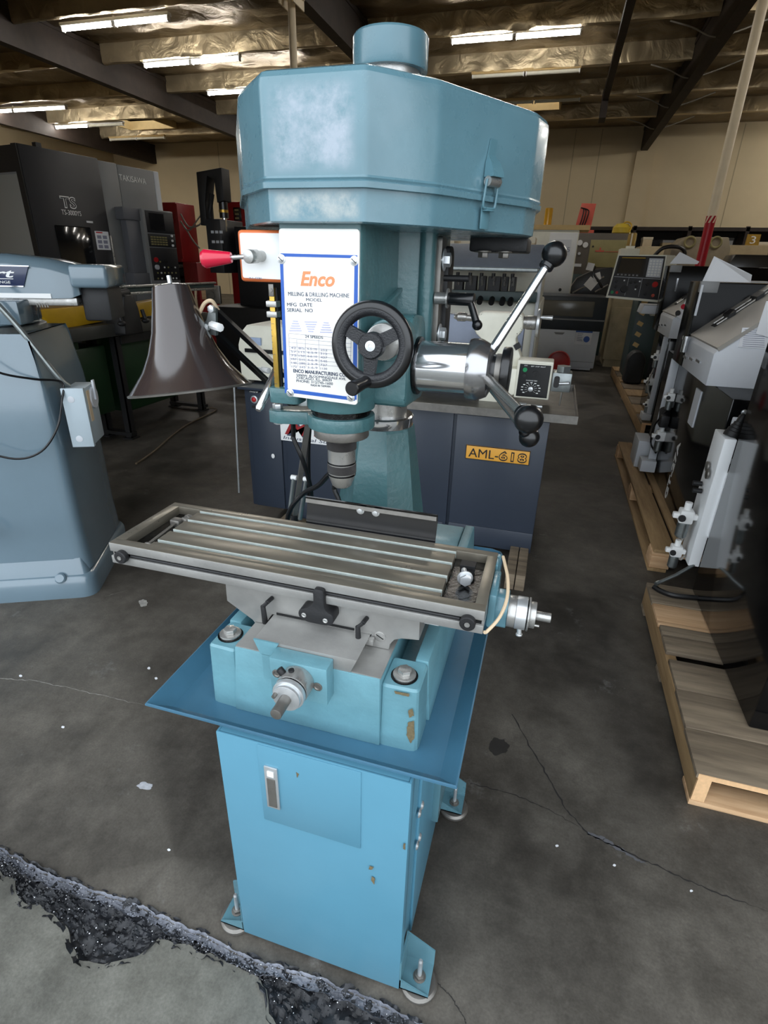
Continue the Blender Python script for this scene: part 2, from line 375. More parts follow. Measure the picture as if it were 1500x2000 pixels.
def rough_grid(name, m, f0, f1, xs, nv, amp, lift, fr):
    bm = bmesh.new(); rows = []
    for x in xs:
        a, b = f0(x), f1(x); row = []
        for j in range(nv+1):
            t = j/nv; y = a+(b-a)*t; edge = min(t, 1-t)*2
            h = mnoise.fractal((x*fr, y*fr, 3.1), 0.7, 2.1, 5)
            row.append(bm.verts.new((x, y, lift+amp*h-0.012*min(1, edge*3))))
        rows.append(row)
    for A, Q in zip(rows, rows[1:]):
        for j in range(nv): bm.faces.new((A[j], Q[j], Q[j+1], A[j+1]))
    bmesh.ops.recalc_face_normals(bm, faces=bm.faces)
    me = bpy.data.meshes.new(name); bm.to_mesh(me); bm.free(); return me
xs = [-0.9+0.006*k for k in range(400)]
tag(link('broken_joint_filler', rough_grid('broken_joint_filler', RUBBLE, lambda x: yL(x)-.012, lambda x: yU(x)+0.012, xs, 34, 0.015, 0.002, 34), RUBBLE, floor), kind='stuff')
tag(link('mortar_edge', rough_grid('mortar_edge', MORTAR, lambda x: yU(x)-0.020-0.012*mnoise.noise((x*14, 4, 1)), lambda x: yU(x)+0.004, xs, 8, 0.006, 0.008, 90), MORTAR, floor), kind='stuff')
def grit(name, m, f0, f1, n, r0, r1, lift, seed):
    g = random.Random(seed); bm = bmesh.new()
    for k in range(n):
        x = -0.75+2.0*g.random(); a, b = f0(x), f1(x); t = g.random(); r = r0+(r1-r0)*g.random()**3; y = a+(b-a)*t
        c_ = Vector((x, y, lift+.004*g.random()))
        vv = [bm.verts.new(c_+Vector(d)*r*(0.6+0.7*g.random())) for d in ((1, 0, 0), (0, 1, 0), (-1, 0, 0), (0, -1, 0), (0, 0, 1))]
        for i in range(4): bm.faces.new((vv[i], vv[(i+1) % 4], vv[4]))
    me = bpy.data.meshes.new(name); bm.to_mesh(me); bm.free(); return tag(link(name, me, m, floor, smooth=False), kind='stuff')
grit('pale_grit', MORTAR, lambda x: yU(x)-.020, lambda x: yU(x)+.006, 2600, .0008, .0032, .001, 3)
grit('bright_grit', PAPER, lambda x: yL(x), lambda x: yU(x)+.002, 420, .0006, .0022, .002, 4)
grit('dark_grit', RUBBLE, yL, lambda x: yU(x)-.012, 1800, .0015, .006, -.002, 5)
CRACK = mat('crack_dark', (40, 38, 37), 0.8); CRACKP = mat('crack_pale', (150, 148, 142), 0.8, var=0.3, vs_=60)
STAIN = mat('oil_stain', (48, 46, 44), 0.5, var=0.2, vs_=20)
def crack(pts, wd, m, n=10):
    P = [px(a, b, z=0.0008) for a, b in pts]; Q = []
    for a, b in zip(P, P[1:]):
        for k in range(n): Q.append(a.lerp(b, k/n) + Vector((mnoise.noise((a.x*9+k, k*.7, 2)), mnoise.noise((k*.9, a.y*9, 5)), 0))*0.006)
    Q.append(P[-1]); bm = bmesh.new(); prev = None
    for i, p in enumerate(Q):
        d = (Q[min(i+1, len(Q)-1)]-Q[max(i-1, 0)]).normalized(); s_ = Vector((-d.y, d.x, 0)); ww = wd*(0.45+0.9*hash2(i, len(Q)))*min(1, (len(Q)-i)/12)
        cur = (bm.verts.new(p-s_*ww), bm.verts.new(p+s_*ww))
        if prev: bm.faces.new((prev[0], cur[0], cur[1], prev[1]))
        prev = cur
    me = bpy.data.meshes.new('crack'); bm.to_mesh(me); bm.free(); link('floor_crack', me, m, floor, smooth=False)
struct(B().box((XL-.5, -14, -.2), (XR+.5, YB+.3, -.115)).build('floor_subgrade', RUBBLE, None, False))
crack([(1000, 1395), (1060, 1500), (1105, 1580), (1150, 1630), (1215, 1660), (1300, 1700), (1390, 1740), (1500, 1780)], 0.0022, CRACK)
crack([(1150, 1628), (1180, 1640), (1225, 1668), (1265, 1690)], 0.006, mat('crack_grey', (92, 92, 96), 0.8))
crack([(920, 1530), (1000, 1550), (1070, 1580), (1140, 1620)], 0.0014, CRACK)
crack([(850, 1915), (880, 1945), (905, 1985), (915, 2010)], 0.0010, CRACK)
crack([(0, 1325), (70, 1330), (140, 1345), (215, 1362), (285, 1378)], 0.0013, CRACKP)
crack([(205, 1165), (250, 1152)], 0.001, CRACKP)
def blot(cx, cy, rx, ry, m, seed=0, z=0.0006, n=40):
    c = px(cx, cy, z=z); sxv = (px(cx+rx, cy, z=z)-c); syv = (px(cx, cy-ry, z=z)-c)
    bm = bmesh.new(); vs_ = []
    for k in range(n):
        a = 2*math.pi*k/n; q = 1+0.35*mnoise.noise((math.cos(a)*1.6+seed, math.sin(a)*1.6, seed*2.0)) + 0.12*mnoise.noise((math.cos(a)*6, math.sin(a)*6+seed, 1))
        vs_.append(bm.verts.new(c+sxv*math.cos(a)*q+syv*math.sin(a)*q))
    bm.faces.new(vs_); me = bpy.data.meshes.new('stain'); bm.to_mesh(me); bm.free(); link('floor_stain', me, m, floor, smooth=False)
blot(972, 1458, 20, 16, STAIN, 3); blot(283, 1535, 15, 7, mat('spilt_plaster', (170, 172, 178), 0.8, var=0.2, vs_=80), 5)
blot(280, 1178, 9, 7, CRACKP, 2)
for k, (a, b) in enumerate([(291, 1305), (123, 1420), (305, 1325), (1350, 1740), (1088, 1652), (1200, 1690), (330, 1660), (40, 1320)]):
    blot(a, b, 3.2, 2.4, PAPER, k, n=12)

# ---------------------------------------------------------------- walls with the wide door opening behind the viewer
struct(B().box((XL-.2, YB, 0), (XR+.2, YB+.2, 6.6)).build('wall_back', WALLC, None, False))
struct(B().box((XL-.2, -.35, 0), (XL, YB, 6.6)).build('wall_left', WALLC, None, False))
struct(B().box((XR, -.35, 0), (XR+.2, YB, 6.6)).build('wall_right', WALLC, None, False))
struct(B().box((XL, -.36, 0), (-3.6, -.16, 6.6)).box((2.9, -.36, 0), (XR, -.16, 6.6)).box((-3.6, -.36, 2.8), (2.9, -.16, 6.6)).build('wall_front', WALLC, None, False))  # unseen wall; sides and header of the opening shaped to steer the daylight falloff
struct(B().box((2.75, YB-.16, 0), (3.35, YB, 5.3)).box((-4.2, YB-.16, 0), (-3.6, YB, 5.3)).box((-10.9, YB-.16, 0), (-10.3, YB, 5.3)).build('trim_1', WALLC, None, False))
for k, x in enumerate((0.6, 1.5, 6.0, 9.0, -7.0, -14.0)):
    struct(B().box((x-.015, YB-.006, 0), (x+.015, YB+.01, 6.0)).build('trim_%d' % (k+2), mat('wall_joint', (176, 162, 132), 0.8), None, False))

# ---------------------------------------------------------------- roof: deck with skylight wells, girders, foil-wrapped purlins, sagging foil blankets
PUR = [3.15, 5.6, 8.05, 10.5, 12.95, 15.38, 17.88, 20.38]
GIR = [-17.25, -10.55, -3.88, 2.98, 9.8]
SKY = [(-15.4, -13.5, 18.15, 19.95), (-1.15, 0.05, 18.15, 19.75)]
c = B()
ys = sorted({-.35, 18.15, 19.75, 19.95, YB+.2})
c.box((XL-.2, -.35, ZD+.02), (XR+.2, 18.15, ZD+.2)); c.box((XL-.2, 19.95, ZD+.02), (XR+.2, YB+.2, ZD+.2))
c.box((XL-.2, 18.15, ZD+.02), (SKY[0][0], 19.95, ZD+.2)); c.box((SKY[0][1], 18.15, ZD+.02), (SKY[1][0], 19.95, ZD+.2)); c.box((SKY[1][1], 18.15, ZD+.02), (XR+.2, 19.95, ZD+.2))
c.box((SKY[1][0], 19.75, ZD+.02), (SKY[1][1], 19.95, ZD+.2))
ceil = struct(c.build('ceiling', FOIL, None, False))
for x0, x1, y0, y1 in SKY:
    B().box((x0-.05, y0-.05, ZD-.25), (x0, y1+.05, ZD+.7)).box((x1, y0-.05, ZD-.25), (x1+.05, y1+.05, ZD+.7)).box((x0, y0-.05, ZD-.25), (x1, y0, ZD+.7)).box((x0, y1, ZD-.25), (x1, y1+.05, ZD+.7)).build('skylight_curb', CURB, ceil, False)
for x in GIR:
    B().box((x-.11, -.15, 5.28), (x+.11, YB, 5.98)).box((x-.13, -.15, 5.90), (x+.13, YB, 5.99)).build('girder', BEAM, ceil, False)
def crumple(x0, x1, y, z0, z1, th, seed):
    ring = [(-.5, 0), (-.5, .33), (-.5, .66), (-.5, 1), (.5, 1), (.5, .5), (.5, 0), (0, -.04)]; rings = []; n = int((x1-x0)/0.11)
    for i in range(n+1):
        x = x0+(x1-x0)*i/n; r_ = []
        for k, (a, b) in enumerate(ring):
            q = mnoise.fractal((x*2.3, k*0.8+seed*5, seed), 0.8, 2.2, 4)*0.034
            q2 = mnoise.noise((x*1.3, seed*3, k*.6))*0.03
            r_.append((x, y+a*th+q*(1 if b < .9 else .2), z0+b*(z1-z0)+(q2 if b < .9 else 0)))
        rings.append(r_)
    return B().loft(rings)
nseed = 0
for y in PUR:
    for a, b in zip([XL]+GIR, GIR+[XR]):
        if y < 8 and not (-11 < a < 4): continue
        nseed += 1
        crumple(a+.12, b-.12, y, 5.66+.02*hash2(nseed), ZD, 0.13, nseed).build('purlin', FOILB, ceil, ang=60)
def blanket(x0, x1, y0, y1, seed, hole=None):
    bm = bmesh.new(); nx, ny = 36, 14; G = []
    for i in range(nx+1):
        row = []
        for j in range(ny+1):
            u_, v_ = i/nx, j/ny; x, y = x0+(x1-x0)*u_, y0+(y1-y0)*v_
            sag = -0.10*math.sin(math.pi*v_)*(0.6+0.4*math.sin(u_*6*math.pi)**2)
            q = mnoise.fractal((x*1.1, y*3.0, seed*1.7), 0.9, 2.0, 4)*0.07*min(1, 4*min(v_, 1-v_)+.1)
            row.append(bm.verts.new((x, y, ZD-.02+sag+q)))
        G.append(row)
    for i in range(nx):
        for j in range(ny):
            cx, cy = (G[i][j].co.x+G[i+1][j].co.x)/2, (G[i][j].co.y+G[i][j+1].co.y)/2
            if hole and hole[0]-.09 < cx < hole[1]+.09 and hole[2]-.09 < cy < hole[3]+.09: continue
            bm.faces.new((G[i][j], G[i][j+1], G[i+1][j+1], G[i+1][j]))
    me = bpy.data.meshes.new('foil'); bm.to_mesh(me); bm.free(); return link('foil_blanket', me, FOIL, ceil, ang=70)
rows = PUR + [YB]
for r_i, (y0, y1) in enumerate(zip(rows, rows[1:])):
    if y0 < 8: continue
    for a, b in zip([XL]+GIR, GIR+[XR]):
        hole = next((h for h in SKY if a < h[0] < b and y0 < h[2] < y1), None)
        blanket(a+.1, b-.1, y0+.06, y1-.06, a+r_i*3, hole)
B().box((1.18, 8.2, 5.36), (1.32, 17.6, 5.56)).build('hung_rail', BEAM, ceil, False)
B().box((1.17, 17.0, 5.0), (1.33, 17.6, 5.6)).build('rail_post', BEAM, ceil, False)
for y in PUR[3:]:
    B().tube([(2.05, y, 5.62), (2.45, y, 5.50), (2.85, y, 5.34), (3.3, y, 5.42), (3.9, y, 5.62)], 0.014, 6).build('tie_cable', GCABLE, ceil)

# ---------------------------------------------------------------- fluorescent strips under the purlins
def strip_light(p0, p1, lit, label, group='fluorescent strips under the roof'):
    y = (p0.y+p1.y)/2; z = 5.6; x0, x1 = p0.x, p1.x; xm = (x0+x1)/2
    t = thing('ceiling_light', label, 'light', ((x0+x1)/2, y, z), group)
    B().box((x0-.03, y-.06, z+.03), (x1+.03, y+.06, z+.09), 0.008).build('housing', WHITE if lit else CURB, t)
    B().cyl((xm, y, z+.08), (xm, y, z+.12), .02, seg=8).build('mount', WHITE, t)
    for a, b, on in ((x0, xm-.03, lit > 0), (xm+.03, x1, lit > 1)):
        B().cyl((a, y, z), (b, y, z), 0.042, seg=12).build('tube', TUBE if on else CREAM, t)
        for e in (a, b): B().box((e-.012, y-.045, z-.05), (e+.012, y+.045, z+.04)).build('lamp_holder', WHITE, t)
FL = 'fluorescent strips under the roof'
LA = [((120, 55), (332, 37), 2, 'long lit fluorescent strip under the roof left of the white pole, highest row'),
      ((283, 128), (468, 114), 2, 'long lit fluorescent strip under the roof left of the thin pole, second row'),
      ((406, 182), (590, 172), 2, 'lit fluorescent strip half hidden by the blue belt cover'),
      ((882, 80), (1134, 63), 2, 'long lit fluorescent strip under the roof beside the column cap'),
      ((-60, 224), (120, 207), 2, 'lit fluorescent strip beyond the dark girder on the charcoal lathe side'),
      ((118, 251), (233, 240), 1, 'fluorescent strip below the lit skylight, one tube dark'),
      ((217, 273), (320, 268), 0, 'unlit fluorescent strip near the back wall on the skylight side'),
      ((922, 147), (1132, 140), 0, 'unlit fluorescent strip in front of the skylight well'),
      ((957, 201), (1132, 195), 0, 'unlit fluorescent strip behind the skylight well')]
for x, y in ((-0.75, 8.3), (5.9, 8.3), (5.9, 10.7), (8.9, 13.1), (8.9, 15.5), (8.9, 18.1), (8.9, 20.7), (-7.9, 20.7)):  # added strips out of view, put in to brighten wall, roof and pole
    LA.append(((x, y), None, 2, 'added fluorescent strip out of view that brightens the hall'))
for a, b, lit, lab in LA:
    if b is None:
        strip_light(Vector((a[0]-1.24, a[1], 5.6)), Vector((a[0]+1.24, a[1], 5.6)), lit, lab); continue
    strip_light(px(a[0], a[1], z=5.6), px(b[0], b[1], z=5.6), lit, lab)

# ---------------------------------------------------------------- steel columns under the girders
def column(x, y, r, red, label):
    t = thing('support_column', label, 'column', (x, y, 0))
    B().cyl((x, y, 0), (x, y, 5.3), r, seg=24).build('shaft', POLE, t)
    B().box((x-.16, y-.16, 5.22), (x+.16, y+.16, 5.30)).box((x-.13, y-.2, 5.1), (x-.11, y+.2, 5.6)).box((x+.11, y-.2, 5.1), (x+.13, y+.2, 5.6)).build('saddle_bracket', POLE, t, False)
    if red:
        B().cyl((x, y, 0.02), (x, y, red), r+.004, seg=24).build('red_sleeve', POLER, t)
        s = B()
        for k in range(7):
            a0 = 2*math.pi*k/7
            s.loft([[(x+(r+.006)*math.cos(a0+d+sl), y+(r+.006)*math.sin(a0+d+sl), z) for d in (0, .15, .3, .45)] + [(x+(r+.001)*math.cos(a0+d+sl), y+(r+.001)*math.sin(a0+d+sl), z) for d in (.45, .3, .15, 0)] for z, sl in ((red, 0), (red+.05, .3), (red+.1, .6))])
        s.build('stripe_band', POLER, t)
column(2.98, 10.3, .070, 2.18, 'cream round steel column with a red painted lower half and striped band')
column(-3.88, 9.45, .060, 0, 'thin cream steel column behind the blue belt cover')
# ================================================================ the milling and drilling machine in front
def text_fit(s, p0, p1, cap, m, parent, nrm, name='lettering', **k):
    """lettering on the baseline p0 -> p1, cap height cap, facing nrm"""
    p0, p1 = Vector(p0), Vector(p1); r_ = (p1-p0).normalized(); n_ = Vector(nrm).normalized(); u_ = n_.cross(r_).normalized()
    o = text(s, cap/0.70, (0, 0, 0), (1, 0, 0), (0, 1, 0), m, None, name, **k); me = o.data
    x0 = min(v.co.x for v in me.vertices); x1 = max(v.co.x for v in me.vertices); f = (p1-p0).length/max(1e-6, x1-x0)
    zmin = min(v.co.y for v in me.vertices)
    og0 = ORG[o.name]
    M = Matrix((r_*f, u_, n_)).transposed().to_4x4(); M.translation = p0
    base = Matrix.Translation((-x0, 0, 0))
    # vertices are relative to og0; put them back to glyph space first
    me.transform(Matrix.Translation((0, og0.y, og0.z))); me.transform(base); me.transform(M)
    og = ORG[parent.name]; me.transform(Matrix.Translation(-og)); o.parent = parent; o.location = (0, 0, 0); ORG[o.name] = og
    return o
def rpoly(pts, r, n=4):
    """round the corners of an outline"""
    out = []; N_ = len(pts)
    for i in range(N_):
        p = Vector(pts[i]).to_2d(); a = Vector(pts[i-1]).to_2d(); b = Vector(pts[(i+1) % N_]).to_2d()
        ra = min(r, (a-p).length*.45); rb = min(r, (b-p).length*.45)
        A = p+(a-p).normalized()*ra; Q = p+(b-p).normalized()*rb
        for k in range(n+1):
            t = k/n; out.append(tuple(A*(1-t)**2 + p*2*t*(1-t) + Q*t*t))
    return out
def inset(pts, d):
    N_ = len(pts); out = []; area = sum(pts[i][0]*pts[(i+1) % N_][1]-pts[(i+1) % N_][0]*pts[i][1] for i in range(N_)); sg = 1 if area > 0 else -1
    for i in range(N_):
        a, b = Vector(pts[i-1]), Vector(pts[(i+1) % N_]); t = (b-a)
        if t.length < 1e-9: out.append(pts[i]); continue
        t.normalize(); out.append((pts[i][0]-sg*t.y*d, pts[i][1]+sg*t.x*d))
    return out
def ring3(pts, z): return [(p[0], p[1], z) for p in pts]

mill = thing('milling_machine', 'blue bench mill and drill on a sheet metal stand with a drip tray', 'milling machine', (.46, .15, 0))
CX, CY = .412, .47            # column axis
QX, QY = .412, .195           # spindle axis

# ---- stand
sx0, sx1, sy0, sy1, sz0, sz1 = .2755, .650, -.116, .40, .022, .655
stand = B().box((sx0+.003, sy0+.004, sz0+.004), (sx1-.004, sy1, sz1), .004).build('stand', STAND, mill)
B().prism([(sx0, sz0), (sx1, sz0), (sx1, sz1), (sx0, sz1)], 'xz', sy0, sy0+.005, .0018).box((sx1-.005, sy0+.002, sz0), (sx1, sy0+.03, sz1), .0015).box((sx0, sy0+.002, sz0), (sx0+.005, sy0+.03, sz1), .0015).build('front_sheet', STAND, stand)
B().box((sx1-.004, -.018, .06), (sx1+.002, .33, .63), .001).build('side_sheet', STAND, stand)
for z in (.469, .372):
    B().lathe([(.009, 0), (.009, .001), (.006, .004), (0, .005)], (sx1+.001, -.026, z), (1, 0, 0), 16).build('side_screw', ZINC, stand)
    B().lathe([(.009, 0), (.009, .001), (.006, .004), (0, .005)], (sx1+.002, -.006, z-.002), (1, 0, 0), 16).build('side_screw', ZINC, stand)
panel = B().box((.361, sy0-.0022, .452), (.561, sy0+.002, .653), .0012).build('access_panel', STAND, stand)
B().box((.373, sy0-.006, .497), (.400, sy0-.002, .606), .0015).build('latch_plate', ZINC, stand)
B().box((.378, sy0-.0075, .503), (.395, sy0-.0055, .578), .0008).build('latch_paddle', STEELD, stand)
B().box((.380, sy0-.0078, .584), (.393, sy0-.0062, .597), .0004).build('latch_button', WHITE, stand)
def foot(x, y, sg):
    f = B()
    xo = x; xi = sx1 if sg > 0 else sx0
    f.box((xi-.001, y-.032, .028), (xi+sg*.003, y+.032, .12)).box((min(xi, xo+sg*.026), y-.032, .026), (max(xi, xo+sg*.026), y+.034, .030))
    for yy in (y-.032, y+.031):
        pts = [(xi, .026), (xo+sg*.026, .026), (xo+sg*.026, .031 if yy < y else .080), (xi, .058 if yy < y else .118)]
        f.prism(pts, 'xz', yy, yy+.003)
    fo = f.build('foot_bracket', TEAL, stand, False)
    B().lathe([(.0, 0), (.038, 0), (.041, .004), (.041, .011), (.036, .017), (.010, .020), (0, .020)], (x, y, 0.0005), seg=28).build('levelling_pad', STEELD, stand)
    B().cyl((x, y, .015), (x, y, .088), .0052, seg=12).cyl((x, y, .088), (x, y, .093), .0052, .003, seg=12).build('levelling_bolt', ZINC, stand)
    B().hexhead((x, y, .030), (0, 0, 1), .011, .007, .014, .002).build('foot_nut', STEELD, stand)
for x, y, sg in ((.688, -.083, 1), (.688, .361, 1), (.240, -.083, -1), (.240, .361, -1)): foot(x, y, sg)
B().prism([(.652, .18), (.70, .20), (.70, .31), (.652, .31)], 'yz', .650, .66).build('side_bracket', TEAL, stand, False) if False else None
B().box((.650, .16, .20), (.668, .30, .40), .002).box((.652, .165, .33), (.674, .20, .36), .002).build('rear_flange', TEAL, stand)

# ---- drip tray
tx0, tx1, ty0, ty1 = .132, .7245, -.121, .72
def trec(d, z):
    x0, x1, y0, y1, ch = tx0+d, tx1-d, ty0+d, ty1-d, .035
    return [(x0, y0, z), (x1, y0, z), (x1, y1-ch, z), (x1-ch*.3, y1-ch*.3, z), (x1-ch, y1, z), (x0+ch, y1, z), (x0+ch*.3, y1-ch*.3, z), (x0, y1-ch, z)]
B().loft([trec(.030, .6535), trec(-.0012, .680), trec(-.0012, .684), trec(.0016, .685), trec(.004, .681), trec(.032, .657)]).build('drip_tray', TRAYB, mill, ang=25)

# ---- base casting
bz = .657
base = B()
cb = rpoly([(.232, -.047), (.290, -.049), (.290, .03), (.232, .03)], .009, 3); base.loft([ring3(inset(cb, -.004), bz), ring3(cb, .789), ring3(inset(cb, .004), .793)])
cb = rpoly([(.572, -.049), (.640, -.047), (.640, .03), (.572, .03)], .010, 3); base.loft([ring3(inset(cb, -.004), bz), ring3(cb, .789), ring3(inset(cb, .004), .793)])
for a, b in ((.230, .262), (.612, .643)):
    base.prism([(a-(.006 if a < .4 else 0), bz), (b+(.006 if a > .4 else 0), bz), (b-.003, .797), (a+.003, .797)], 'xz', .028, .62, .003)
base.box((.258, .02, bz), (.616, .62, .735))
base.prism([(.283, bz), (.575, bz), (.573, .8095), (.296, .8095)], 'xz', -.057, .42, .002)
base.box((.262, .345, bz), (.614, .62, .792), .006)
base = base.build('base_casting', BASEB, mill)
B().prism([(.349, .809), (.337, .8375), (.531, .8375), (.519, .809)], 'xz', -.0555, .40, .0006).build('dovetail_way', IRON, base)
B().box((.297, -.055, .8090), (.3475, .34, .8115)).box((.5205, -.055, .8090), (.574, .34, .8115)).build('way_ledge', IRON, base, False)
B().prism([(.349, .8085), (.337, .8385), (.386, .8385), (.372, .8085)], 'xz', -.0585, -.0553).box((.352, -.0585, .755), (.376, -.0555, .809)).build('way_end_paint', BASEB, base, False)
B().box((.383, -.088, .755), (.489, -.056, .832), .0018).build('screw_end_plate', BASEB, base)
for x, z in ((.396, .801), (.472, .793)):
    B().lathe([(.0085, 0), (.0085, .0012), (.0060, .0016), (.0045, .0004), (0, .0004)], (x, -.088, z), (0, -1, 0), 18).build('socket_screw', STEELD, base)
def holddown(x, y, z):
    B().lathe([(.0, 0), (.024, 0), (.024, .0015), (.021, .002), (0, .002)], (x, y, z), seg=28).build('bolt_seat', OIL, base)
    B().hexhead((x, y, z+.002), (0, 0, 1), .0125, .010, .0205, .004).build('holding_bolt', STEEL, base)
holddown(.258, -.010, .793); holddown(.606, -.016, .793)
B().box((.2585, -.0165, .80), (.2605, -.0115, .8005)).build('oil_hole', OIL, base, False)
# ---- cross slide screw with dial and shaft end
yc = (.437, .800)
ys_ = B().cyl((yc[0], -.088, yc[1]), (yc[0], -.118, yc[1]), .0290, seg=40, bev=.002).build('cross_screw_collar', STEEL, base)
B().cyl((yc[0], -.118, yc[1]), (yc[0], -.1205, yc[1]), .0275, seg=36).build('collar_gap', OIL, ys_)
B().cyl((yc[0], -.1205, yc[1]), (yc[0], -.130, yc[1]), .0282, seg=40, bev=.001).cyl((yc[0], -.130, yc[1]), (yc[0], -.138, yc[1]), .0245, seg=36, bev=.001).build('graduated_dial', ZINC, ys_)
B().cyl((yc[0], -.136, yc[1]), (yc[0], -.174, yc[1]), .0098, seg=24, bev=.001).cyl((yc[0]-.018, -.136, yc[1]+.006), (yc[0]-.018, -.146, yc[1]+.006), .0035, seg=10).build('screw_shaft', STEELD, ys_)
B().cyl((yc[0]-.018, -.106, yc[1]+.020), (yc[0]-.026, -.106, yc[1]+.030), .0062, seg=14, bev=.0008).cyl((yc[0]-.004, -.104, yc[1]+.026), (yc[0]-.005, -.104, yc[1]+.032), .005, seg=12).build('dial_lock_screw', BLACKM, ys_)

# ---- saddle
sad = B().prism([(.239, .899), (.238, .848), (.291, .815), (.297, .806), (.297, .8125), (.318, .8125), (.334, .8380), (.4999, .8380), (.4999, .838), (.533, .838), (.521, .8125), (.566, .8125), (.568, .825), (.576, .837), (.590, .843), (.621, .847), (.620, .899)], 'xz', .020, .215, .0006).build('saddle', IRON, mill)
B().box((.344, .0185, .840), (.50, .0205, .8445)).build('wiper_gap', OIL, sad, False)
for x, z in ((.337, .876), (.524, .873)):
    B().cyl((x, .02, z), (x-.002, .002, z), .0042, seg=12, bev=.0006).cyl((x-.001, .004, z), (x-.012, .004, z-.012), .0036, seg=10).cyl((x-.012, .004, z-.010), (x-.011, .006, z-.050), .0045, .0055, seg=12, bev=.001).build('lock_handle', BLACKM, sad)
B().lathe([(.0105, 0), (.0105, .001), (.009, .0016), (0, .0016)], (.549, .020, .838), (0, -1, 0), 24).build('gib_screw', STEEL, sad)
B().box((.541, .0178, .8372), (.557, .0188, .8388), rot=Matrix.Rotation(R(30), 3, 'Y')).build('screw_slot', OIL, sad, False)
B().box((.526, .006, .824), (.540, .018, .836), .001).build('gib_block', STEEL, sad)
stop = B().prism(rpoly([(.434, .934), (.454, .934), (.454, .900), (.459, .889), (.471, .886), (.471, .866), (.457, .861), (.420, .861), (.404, .868), (.404, .884), (.420, .890), (.434, .902)], .007, 3), 'xz', -.0105, .019, .0012).build('table_stop', BLACKM, sad)
for x, z in ((.415, .875), (.456, .872)):
    B().lathe([(.0048, 0), (.0048, .001), (.0034, .0016), (.0024, .0004), (0, .0004)], (x, -.0105, z), (0, -1, 0), 14).build('stop_screw', STEEL, stop)
B().box((.622, .05, .862), (.650, .075, .876), .002).build('limit_plunger', WHITE, sad)

# ---- work table
L_, D_, ZT_, ZB_ = .73, .208, .945, .900
table = B()
table.box((0, .007, ZB_), (L_, D_, .926))                                                     # core
table.box((0, 0, ZB_), (L_, .010, .9165), .0012).box((0, 0, .9265), (L_, .010, .9455-.001), .0008)   # front bands with the groove between
table = table.build('work_table', IRON, mill)
B().box((.004, .0052, .9165), (L_-.004, .0075, .9265)).build('front_groove', OIL, table, False)
B().cyl((.045, .0035, .9212), (.69, .0035, .9212), .0032, seg=8).build('groove_cord', BLACKM, table)
tz = .927
B().box((.018, .015, .9255), (.714, .195, tz)).build('pocket_floor', OIL, table, False)
top = B()
top.box((0, .0005, .926), (L_, .0205, ZT_), .0007).box((0, .190, .926), (L_, D_, ZT_), .0007)
top.box((0, .0205, .926), (.0225, .190, ZT_), .0004).box((.7115, .0205, .926), (L_, .190, ZT_), .0004)
top = top.build('top_rim', TABLE, table)
SL = [.037, .086, .1355, .1805]; swd = .0105; xa, xb = .080, .652
edges = [.0206] + [v for s in SL for v in (s-swd/2, s+swd/2)] + [.1899]
for k in range(0, len(edges), 2):
    a, b = edges[k], edges[k+1]
    B().box((xa, a, .928), (xb, b, ZT_), .0005).build('top_land', TABLE, table)
for s in SL:
    B().box((xa+.0005, s+swd/2-.0012, .9315), (xb-.0005, s+swd/2+.0003, .9446), .0004).build('slot_edge', STEEL_LIT, table)  # back wall of the slot, its daylight painted in with the paler steel
    B().box((xa+.002, s-swd/2, .9275), (xb-.002, s+swd/2, .9295)).build('slot_bottom', STEELD, table, False)
B().prism(rpoly([(.0225, .0205), (.080, .0205), (.080, .012), (.0225, .012)], .004), 'xy', .927, .9275).build('pocket_lip', OIL, table, False)
for x, z in ((.030, .9212), (.7045, .9212)):
    B().lathe([(.0045, 0), (.0125, 0), (.0132, .0015), (.0132, .0105), (.0118, .0125), (.006, .0127), (.0055, .0115), (.003, .0118), (0, .0118)], (x, .001, z), (0, -1, 0), 28).build('stop_knob', BLACKM, table)
    B().lathe([(.0046, 0), (.0046, .0012), (.002, .0012), (.002, .0002), (0, .0002)], (x, -.0112, z), (0, -1, 0), 16).build('knob_screw', STEEL, table)
B().cyl((.0, .05, .925), (-.006, .05, .925), .007, seg=16, bev=.001).build('end_plug', ZINC, table)
# right-hand end: bracket, dial and shaft
eb = B().box((.730, .060, .872), (.7435, .150, .940), .004).prism(rpoly([(.070, .868), (.112, .868), (.120, .905), (.108, .930), (.078, .930), (.064, .905)], .008), 'yz', .742, .764, .002).build('end_bracket', TEAL, table)
B().box((.730, .186, .905), (.7375, .206, .944), .001).box((.730, .160, .915), (.735, .19, .944), .001).build('end_tab', TEAL, table)
ay, az = .092, .8945
B().cyl((.764, ay, az), (.778, ay, az), .0285, seg=40, bev=.001).build('feed_collar', STEEL, eb)
B().cyl((.778, ay, az), (.7965, ay, az), .0295, seg=40, bev=.0012).build('feed_dial', ZINC, eb)
B().cyl((.7965, ay, az), (.7985, ay, az), .0265, seg=32).build('dial_gap', OIL, eb)
B().cyl((.7985, ay, az), (.8015, ay, az), .0300, seg=40, bev=.0008).cyl((.8015, ay, az), (.812, ay, az), .0235, seg=32, bev=.001).build('dial_flange', STEEL, eb)
B().cyl((.812, ay, az), (.838, ay, az), .0085, seg=24, bev=.001).cyl((.812, ay-.012, az-.013), (.820, ay-.012, az-.013), .0022, seg=10).build('feed_shaft', STEEL, eb)
B().cyl((.788, ay-.004, az-.029), (.789, ay-.006, az-.040), .0042, seg=12).cyl((.789, ay-.006, az-.040), (.7892, ay-.0065, az-.044), .006, seg=14, bev=.001).build('dial_screw', ZINC, eb)
